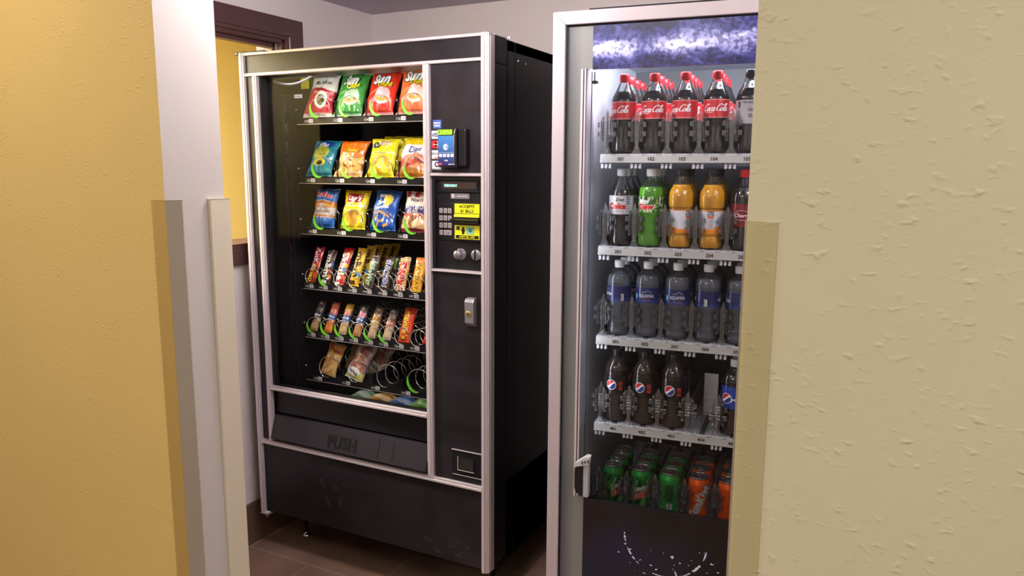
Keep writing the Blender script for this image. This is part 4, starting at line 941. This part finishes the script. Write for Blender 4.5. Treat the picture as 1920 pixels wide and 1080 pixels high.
PRO = {
 'contour': [(.018, .002), (.026, .001), (.0305, .006), (.0318, .018), (.0300, .045), (.0290, .066), (.0312, .082), (.0325, .092), (.0325, .130), (.0318, .140), (.0290, .150), (.0240, .160), (.0190, .170), (.0150, .180), (.0120, .188), (.0112, .194)],
 'dew': [(.018, .002), (.026, .001), (.0310, .006), (.0325, .018), (.0320, .050), (.0315, .080), (.0325, .092), (.0325, .132), (.0326, .142), (.0310, .152), (.0260, .162), (.0190, .170), (.0140, .179), (.0118, .188), (.0112, .194)],
 'juice': [(.018, .002), (.026, .001), (.0300, .006), (.0315, .020), (.0300, .034), (.0305, .040), (.0305, .100), (.0320, .106), (.0330, .122), (.0325, .138), (.0295, .150), (.0230, .162), (.0170, .174), (.0130, .184), (.0115, .190), (.0112, .194)],
 'water': [(.018, .002), (.026, .001), (.0305, .006), (.0315, .014), (.0305, .026), (.0315, .034), (.0300, .046), (.0308, .056), (.0300, .068), (.0315, .080), (.0325, .094), (.0325, .136), (.0330, .146), (.0318, .158), (.0270, .170), (.0190, .179), (.0130, .185), (.0115, .189), (.0112, .194)],
 'pepsi': [(.018, .002), (.026, .001), (.0310, .006), (.0322, .018), (.0315, .040), (.0312, .066), (.0325, .078), (.0325, .138), (.0325, .146), (.0300, .158), (.0240, .170), (.0170, .180), (.0125, .187), (.0115, .190), (.0112, .194)]}
def bottle(kind, liquid, fill, capc, lab, z0, z1, colfn, deco, ribs=None):
    root = empty('drink_bottle', (0, 0, 0)); pr = spline(PRO[kind], 4)
    g = MB(); g.lathe(pr, 40, rfn=ribs); g.lathe([(0, .004), (.018, .002)], 40); g.build('bottle_body', M['pet'], root)
    if liquid:
        lq = [(max(r_-.0010, .001), z+.0006) for r_, z in pr if z < fill]; lq += [(lq[-1][0], fill), (0, fill)]
        g = MB(); g.lathe([(0, .005)]+lq, 40, rfn=ribs); g.build('drink', liquid, root)
    g = MB(); g.lathe([(.0128, .186), (.0132, .188), (.0132, .190), (.0136, .1905), (.0136, .2035), (.0125, .2055), (0, .2058)], 48, rfn=lambda a, z: 1+(.012*math.cos(a*24) if z > .1904 and z < .204 else 0)); g.build('bottle_cap', capc, root)
    R = .0329 if kind != 'juice' else .0312
    g = MB(); g.sheet(72, 14, lambda s, t: (R*math.sin((s-.5)*2*PI), -R*math.cos((s-.5)*2*PI), z0+(z1-z0)*t), colfn); 
    if deco: deco(g, cyl(R))
    g.build('bottle_label', M['print'], root)
    return root
def capm(n_, h, r_=.35): return mat(n_, C(h), r_)
capred, capwhite, capblack, capsil = capm('cap_red', 'd4202a'), capm('cap_white', 'e4e4e6'), capm('cap_black', '1b1a1e'), capm('cap_silver', 'b9b9be')
M['dewliq'] = mat('green_soda', C('63b81a'), .12); M['juiceliq'] = mat('orange_juice', C('ecb00c'), .15); M['pepliq'] = mat('cola_light', C('2a1c10'), .12)
M['waterliq'] = thin('water_body', (.90, .92, .95), .03, .05, 1.2, diff=.22, dcol=C('a9b3c6'))
def red_label(s, t): return C('c8202c') if .03 < t < .97 else C('e8a0a0')
def d_coke(shift):
    def f(g, mp):
        script(g, mp, shift, .112, .0172, C('f6eeee'), .13)
        script(g, mp, shift+.10, .112, .0172, C('f6eeee'), .13)
    return f
B = {}
B['coke'] = bottle('contour', M['cola'], .160, capred, None, .088, .134, red_label, d_coke(0))
def d_zero(g, mp):
    g.text('THE REAL', mp, -.004, .124, .006, C('2a2a30'), .02); script(g, mp, .012, .108, .0085, C('3a3a40'), .13); g.patch(-.030, .112, -.024, .126, 3, mp, lambda a, b: C('16161a')); g.text('ZERO', mp, .010, .092, .010, C('3a3a40'), .02)
B['zero'] = bottle('contour', M['cola'], .160, capblack, None, .072, .130, lambda s, t: C('a9a6ac'), d_zero)
def d_diet(g, mp):
    g.text('Diet', mp, .006, .124, .012, C('1c1c20'), .02, .3); g.text('Coke', mp, -.002, .107, .021, C('cf2a1e'), .05, .05); g.patch(.024, .088, .036, .132, 6, mp, lambda a, b: C('5a6a8a') if int(b*14) % 2 else C('c9ccd6')); g.text('0 CALORIES', mp, .004, .093, .005, C('44444a'))
B['diet'] = bottle('contour', M['cola'], .150, capsil, None, .084, .135, lambda s, t: C('cfccce') if .04 < t < .96 else C('8a8a90'), d_diet)
def dewc(s, t):
    v = noise.noise(Vector((s*26, t*5, 2)))+.5*noise.noise(Vector((s*50, t*9, 5)))
    return C('1c3416') if v > .16 else (C('d6dcc2') if v < -.22 else C('4f9a26'))
def d_dew(g, mp):
    g.add([mp(-.026, .103, .0004), mp(.008, .104, .0004), mp(.026, .126, .0004), mp(-.002, .113, .0004), mp(-.024, .114, .0004)], [(0, 1, 3, 4), (1, 2, 3)], 0, C('b8251c'))
    g.text('Mtn', mp, -.012, .121, .017, C('f0f4ea'), .05, .3, outline=C('16301a')); g.text('Dew', mp, -.006, .1075, .020, C('d6281e'), .06, .35, outline=(1, 1, 1), ow=.05)
B['dew'] = bottle('dew', M['dewliq'], .158, capwhite, None, .091, .133, dewc, d_dew)
def juc(s, t):
    c = C('d9dde6')
    if t > .95: c = C('e8782a')
    if t < .28+.08*math.sin(s*12): c = C('f0912a')
    if .30 < t < .6 and math.sin(s*9+t*4) > .5: c = C('b9cbe6')
    return c
def d_jui(g, mp):
    g.patch(-.010, .086, .006, .098, 6, mp, lambda a, b: C('1d1c1e')); g.text('MINUTE', mp, -.002, .094, .0045, (1, 1, 1), .02); g.text('MAID', mp, -.002, .089, .0045, (1, 1, 1), .02)
    g.patch(-.010, .080, .006, .085, 4, mp, lambda a, b: C('e8642a')); g.patch(-.008, .052, .006, .078, 14, mp, lambda a, b: C('2a2a2e') if int(b*26) % 2 and .08 < a < .92 else C('f4f4f6'))
    g.patch(-.072, .082, -.056, .097, 5, mp, lambda a, b: C('1d1c1e')); g.text('MINUTE MAID', mp, .070, .09, .006, C('1d1c1e'), .02)
B['juice'] = bottle('juice', M['juiceliq'], .165, capblack, None, .040, .100, juc, d_jui, ribs=lambda a, z: 1+(.018*math.sin(a*9+z*420) if .106 < z < .148 else 0))
def d_che(g, mp):
    g.sheet(20, 8, lambda s, t: mp(-.006+.020*math.cos(s*2*PI)*(.93+.07*t), .090+.013*math.sin(s*2*PI)*(.93+.07*t), .0006), col=C('f0dcdc')); g.text('Cherry', mp, -.006, .090, .013, C('f6eeee'), .02, .3)
B['cherry'] = bottle('contour', M['cola'], .160, capred, None, .060, .118, lambda s, t: C('7c1622'), d_che)
def d_aqua(kind):
    def f(g, mp):
        for sh_ in (0, .103) :
            for i, (p, q) in enumerate((((-.013, .1235), (-.006, .1275)), ((-.006, .1275), (-.003, .1250)), ((-.003, .1250), (.004, .1318)), ((.004, .1318), (.007, .1275)), ((.007, .1275), (.009, .1290)), ((.009, .1290), (.015, .1235)))):
                a = (p[0]+sh_, p[1]); b6 = (q[0]+sh_, q[1]); d = .0009
                g.add([mp(a[0], a[1]-d), mp(b6[0], b6[1]-d), mp(b6[0], b6[1]), mp(a[0], a[1])], [(0, 1, 2, 3)], 0, C('c9cfe6'))
            g.text('AQUAFINA', mp, sh_, .1155, .0125, C('d6dbee'), .015, 0, sx=.62); g.patch(-.008+sh_, .1065, .010+sh_, .1072, 4, mp, lambda a, b: C('a83a4a')); g.text('PURE WATER', mp, sh_+.001, .103, .0036, C('a9b0cc'))
        for o_ in (-.060, -.046): g.patch(o_, .100, o_+.009, .132, 6, mp, lambda a, b: C('5a6aa8') if int(b*12) % 2 else C('2a3478'))
        g.patch(-.034, .106, -.027, .120, 5, mp, lambda a, b: C('6ab0e0')); g.patch(.044, .098, .053, .116, 10, mp, lambda a, b: C('e6e8ee') if int(a*14) % 2 or b < .06 or b > .94 else C('2a2a2e'))
    return f
B['water'] = bottle('water', M['waterliq'], .166, capwhite, None, .096, .137, lambda s, t: C('1b2457') if t > .16 else C('2c3b7c'), d_aqua(0))
def globe(g, mp, cx, cy_, r_):
    def f(a, b):
        x, y = a*2-1, b*2-1; d = math.hypot(x, y)
        if d > 1: return None
        if d > .90: return C('e9e9ee')
        k1 = y-(.05+.38*x+.22*math.sin(x*2.6)); 
        if k1 > .16: return C('c8202c')
        if k1 > -.26+.12*x: return C('f0f0f4')
        return C('1f3f8c')
    g.patch(cx-r_, cy_-r_, cx+r_, cy_+r_, 34, mp, f, lift=.0007)
def d_pep(dark):
    def f(g, mp):
        globe(g, mp, -.008, .108 if dark else .104, .0145)
        if dark:
            g.patch(.012, .094, .024, .118, 10, mp, lambda a, b: C('c0392a') if noise.noise(Vector((a*6, b*9, 1))) > -.2 else C('5a1a16')); g.text('MAX', mp, .018, .106, .008, C('1c1416'), .03)
            g.patch(-.0335, .084, -.0325, .130, 1, mp, lambda a, b: C('8a8c88'))
        else: g.text('pepsi', mp, .020, .104, .014, C('f0f0f4'), .02)
    return f
B['max'] = bottle('pepsi', M['pepliq'], .186, capm('cap_dark', '141218'), None, .080, .134, lambda s, t: C('101014'), d_pep(True))
B['pepsi'] = bottle('pepsi', M['cola'], .165, capwhite, None, .076, .136, lambda s, t: C('1f3fa0'), d_pep(False))

alu = mat('can_lid', C('a8a6a4'), .25, .9)
def can(colfn, deco):
    root = empty('drink_can', (0, 0, 0)); R = .0292; H = .120
    g = MB(); g.lathe([(.0245, .006)], 8); g = MB()
    pr = [(.0200, .0045), (.0225, .001), (.0245, .0), (.0280, .006), (R, .011), (R, .098), (.0285, .103), (.0255, .110), (.0246, .1135)]
    g.lathe(pr, 64, colfn=lambda a, z: colfn((a/(2*PI)), z/H)); mp = cyl(R)
    # extra body rings for the artwork
    g.sheet(90, 30, lambda s, t: mp((s-.5)*2*PI*R, .012+.085*t, .0002), lambda s, t: colfn(s, .1+.71*t))
    if deco: deco(g, mp)
    g.build('can_body', mat('can_paint', (1, 1, 1), .25, .35, attr=True) if 'can_paint' not in bpy.data.materials else bpy.data.materials['can_paint'], root)
    g = MB(); g.lathe([(.0246, .1130), (.0258, .1155), (.0262, .1175), (.0255, .1185), (.0240, .1172), (.0228, .1130), (.0180, .1135), (0, .1137)], 40)
    g.lathe([(.0120, .1142), (.0125, .1136)], 24, (0, -.006, 0)); g.build('can_lid', alu, root)
    g = MB(); g.prism([(0, 0)]*0 or [(-.004, .1141), (.004, .1141), (.004, .1156), (-.004, .1156)], -.012, .009)
    g.lathe([(.0035, .1140), (.0055, .1140), (.0055, .1158), (.0035, .1158), (.0035, .1140)], 16, (0, .008, 0)); g.lathe([(0, .1168), (.0022, .1165), (.0024, .1145)], 10, (0, -.001, 0)); g.build('pull_tab', alu, root)
    return root
def dewcan(s, t):
    v = noise.noise(Vector((s*14, t*3, 2)))+.5*noise.noise(Vector((s*30, t*8, 5)))
    if t > .80: return C('1d8a34')
    return C('0c3016') if v > .12 else (C('7aa85a') if v < -.38 else C('1c7a2e'))
def d_dc(g, mp):
    for q in (0, .09):
        g.add([mp(-.022+q, .030, .0006), mp(.016+q, .044, .0006), mp(.018+q, .062, .0006), mp(-.018+q, .050, .0006)], [(0, 1, 2, 3)], 0, C('a82a24'))
        g.text('mtn', mp, -.001+q, .068, .020, C('d8dccf'), .05, .3, rot=.32, outline=C('10301a'), lift=.001); g.text('DEW', mp, -.001+q, .047, .021, C('d83a2c'), .06, .3, rot=.32, outline=C('e8e8e0'), ow=.04, lift=.0012)
        for xo in (-.018, .018): g.add([mp(xo+q, .070, .0006), mp(xo*.7+q, .088, .0006), mp(xo*.78+q, .088, .0006), mp(xo*1.12+q, .070, .0006)], [(0, 1, 2, 3)], 0, C('c9cfc0'))
B['dewcan'] = can(dewcan, d_dc)
def d_back(g, mp):
    g.patch(-.012, .040, .010, .088, 16, mp, lambda a, b: C('16381c') if noise.noise(Vector((a*5, b*24, 3))) > -.1 else C('3f7a44')); g.patch(-.010, .016, .008, .034, 14, mp, lambda a, b: C('c9c9c4') if int(a*20) % 2 else C('55585a')); 
B['greencan'] = can(lambda s, t: C('1f9a3e') if t > .1 else C('bcbcb8'), d_back)
def d_sun(g, mp):
    for q in (0, .092): g.text('SunKist', mp, -.001+q, .052, .030, C('d8d0c8'), .06, .1, rot=1.15, outline=C('5a4038'), ow=.03, lift=.001); g.patch(-.012+q, .064, .0+q, .076, 8, mp, lambda a, b: C('e8d0b8') if math.hypot(a-.5, b-.5) < .45 and math.sin(math.atan2(b-.5, a-.5)*8) > 0 else None)
B['orangecan'] = can(lambda s, t: C('e2581a') if t > .05 else C('c0b8b0'), d_sun)

ORD = ['front', 'second', 'third', 'fourth']
used = set()
def put(key, row, col, depth, rz, label, cat, group, dv=.0725, v0=.1425):
    first = key not in used; used.add(key)
    o = B[key] if first else copy_tree(B[key])
    o.location = bw(CU0-.004+CUP*col, v0+dv*depth, SHZ[row]); o.rotation_euler = (0, 0, BYAW+rz)
    tag(o, label, cat, group)
rnd = random.Random(5)
lay = [
 (0, [('coke', -.34), ('coke', .05), ('coke', -.30), ('coke', .08), ('zero', .1)], 4),
 (1, [('diet', -.12), ('dew', -.10), ('juice', .9), ('juice', .1), ('cherry', .1)], 3),
 (2, [('water', -1.0), ('water', .05), ('water', .15), ('water', -1.55), ('water', 1.9)], 3),
 (3, [('max', 0), ('max', -.02), ('max', .05), None, ('pepsi', -.3)], 3),
 (4, [('dewcan', .9), ('dewcan', .25), ('greencan', .15), ('orangecan', .2), ('orangecan', 1.2)], 3)]
KN = {'coke': 'red labelled cola bottle', 'zero': 'black capped cola bottle with grey label', 'diet': 'silver capped cola bottle with white label', 'dew': 'green soda bottle with white cap', 'juice': 'orange drink bottle with black cap',
      'cherry': 'dark red labelled cola bottle', 'water': 'clear water bottle with navy label', 'max': 'dark cola bottle with black label and round emblem', 'pepsi': 'blue labelled cola bottle with white cap', 'dewcan': 'patterned green soda can', 'greencan': 'plain green soda can', 'orangecan': 'orange soda can'}
GN = ['bottles on the top drinks shelf', 'bottles on the second drinks shelf', 'water bottles on the third drinks shelf', 'cola bottles on the fourth drinks shelf', 'cans on the lowest drinks shelf']
for row, items, nd in lay:
    for c, it in enumerate(items):
        if not it: continue
        key, rz = it; isb = 'can' not in key
        for d in range(nd):
            num = '%d%02d' % (row+1, c+1)
            where = ('above shelf number '+num) if row < 4 else ('in the '+['first', 'second', 'third', 'fourth', 'fifth'][c]+' column from the left')
            put(key, row, c, d, rz if d == 0 else rnd.uniform(-3, 3), ORD[d]+' '+KN[key]+' '+where, 'bottle' if isb else 'can', GN[row], .0725 if isb else .0640, .1425 if isb else .138)
# pusher plate left standing in the empty column 404
pp = MB(); z = SHZ[3]; pp.box((CU0+CUP*3-.020, .295, z), (CU0+CUP*3+.020, .300, z+.118)); pp.box((CU0+CUP*3-.020, .270, z), (CU0+CUP*3+.020, .298, z+.004)); pp.box((CU0+CUP*3-.020, .291, z+.042), (CU0+CUP*3+.020, .296, z+.050)); pp.build('pusher_plate', M['whitep'], bev, bevel=.002)
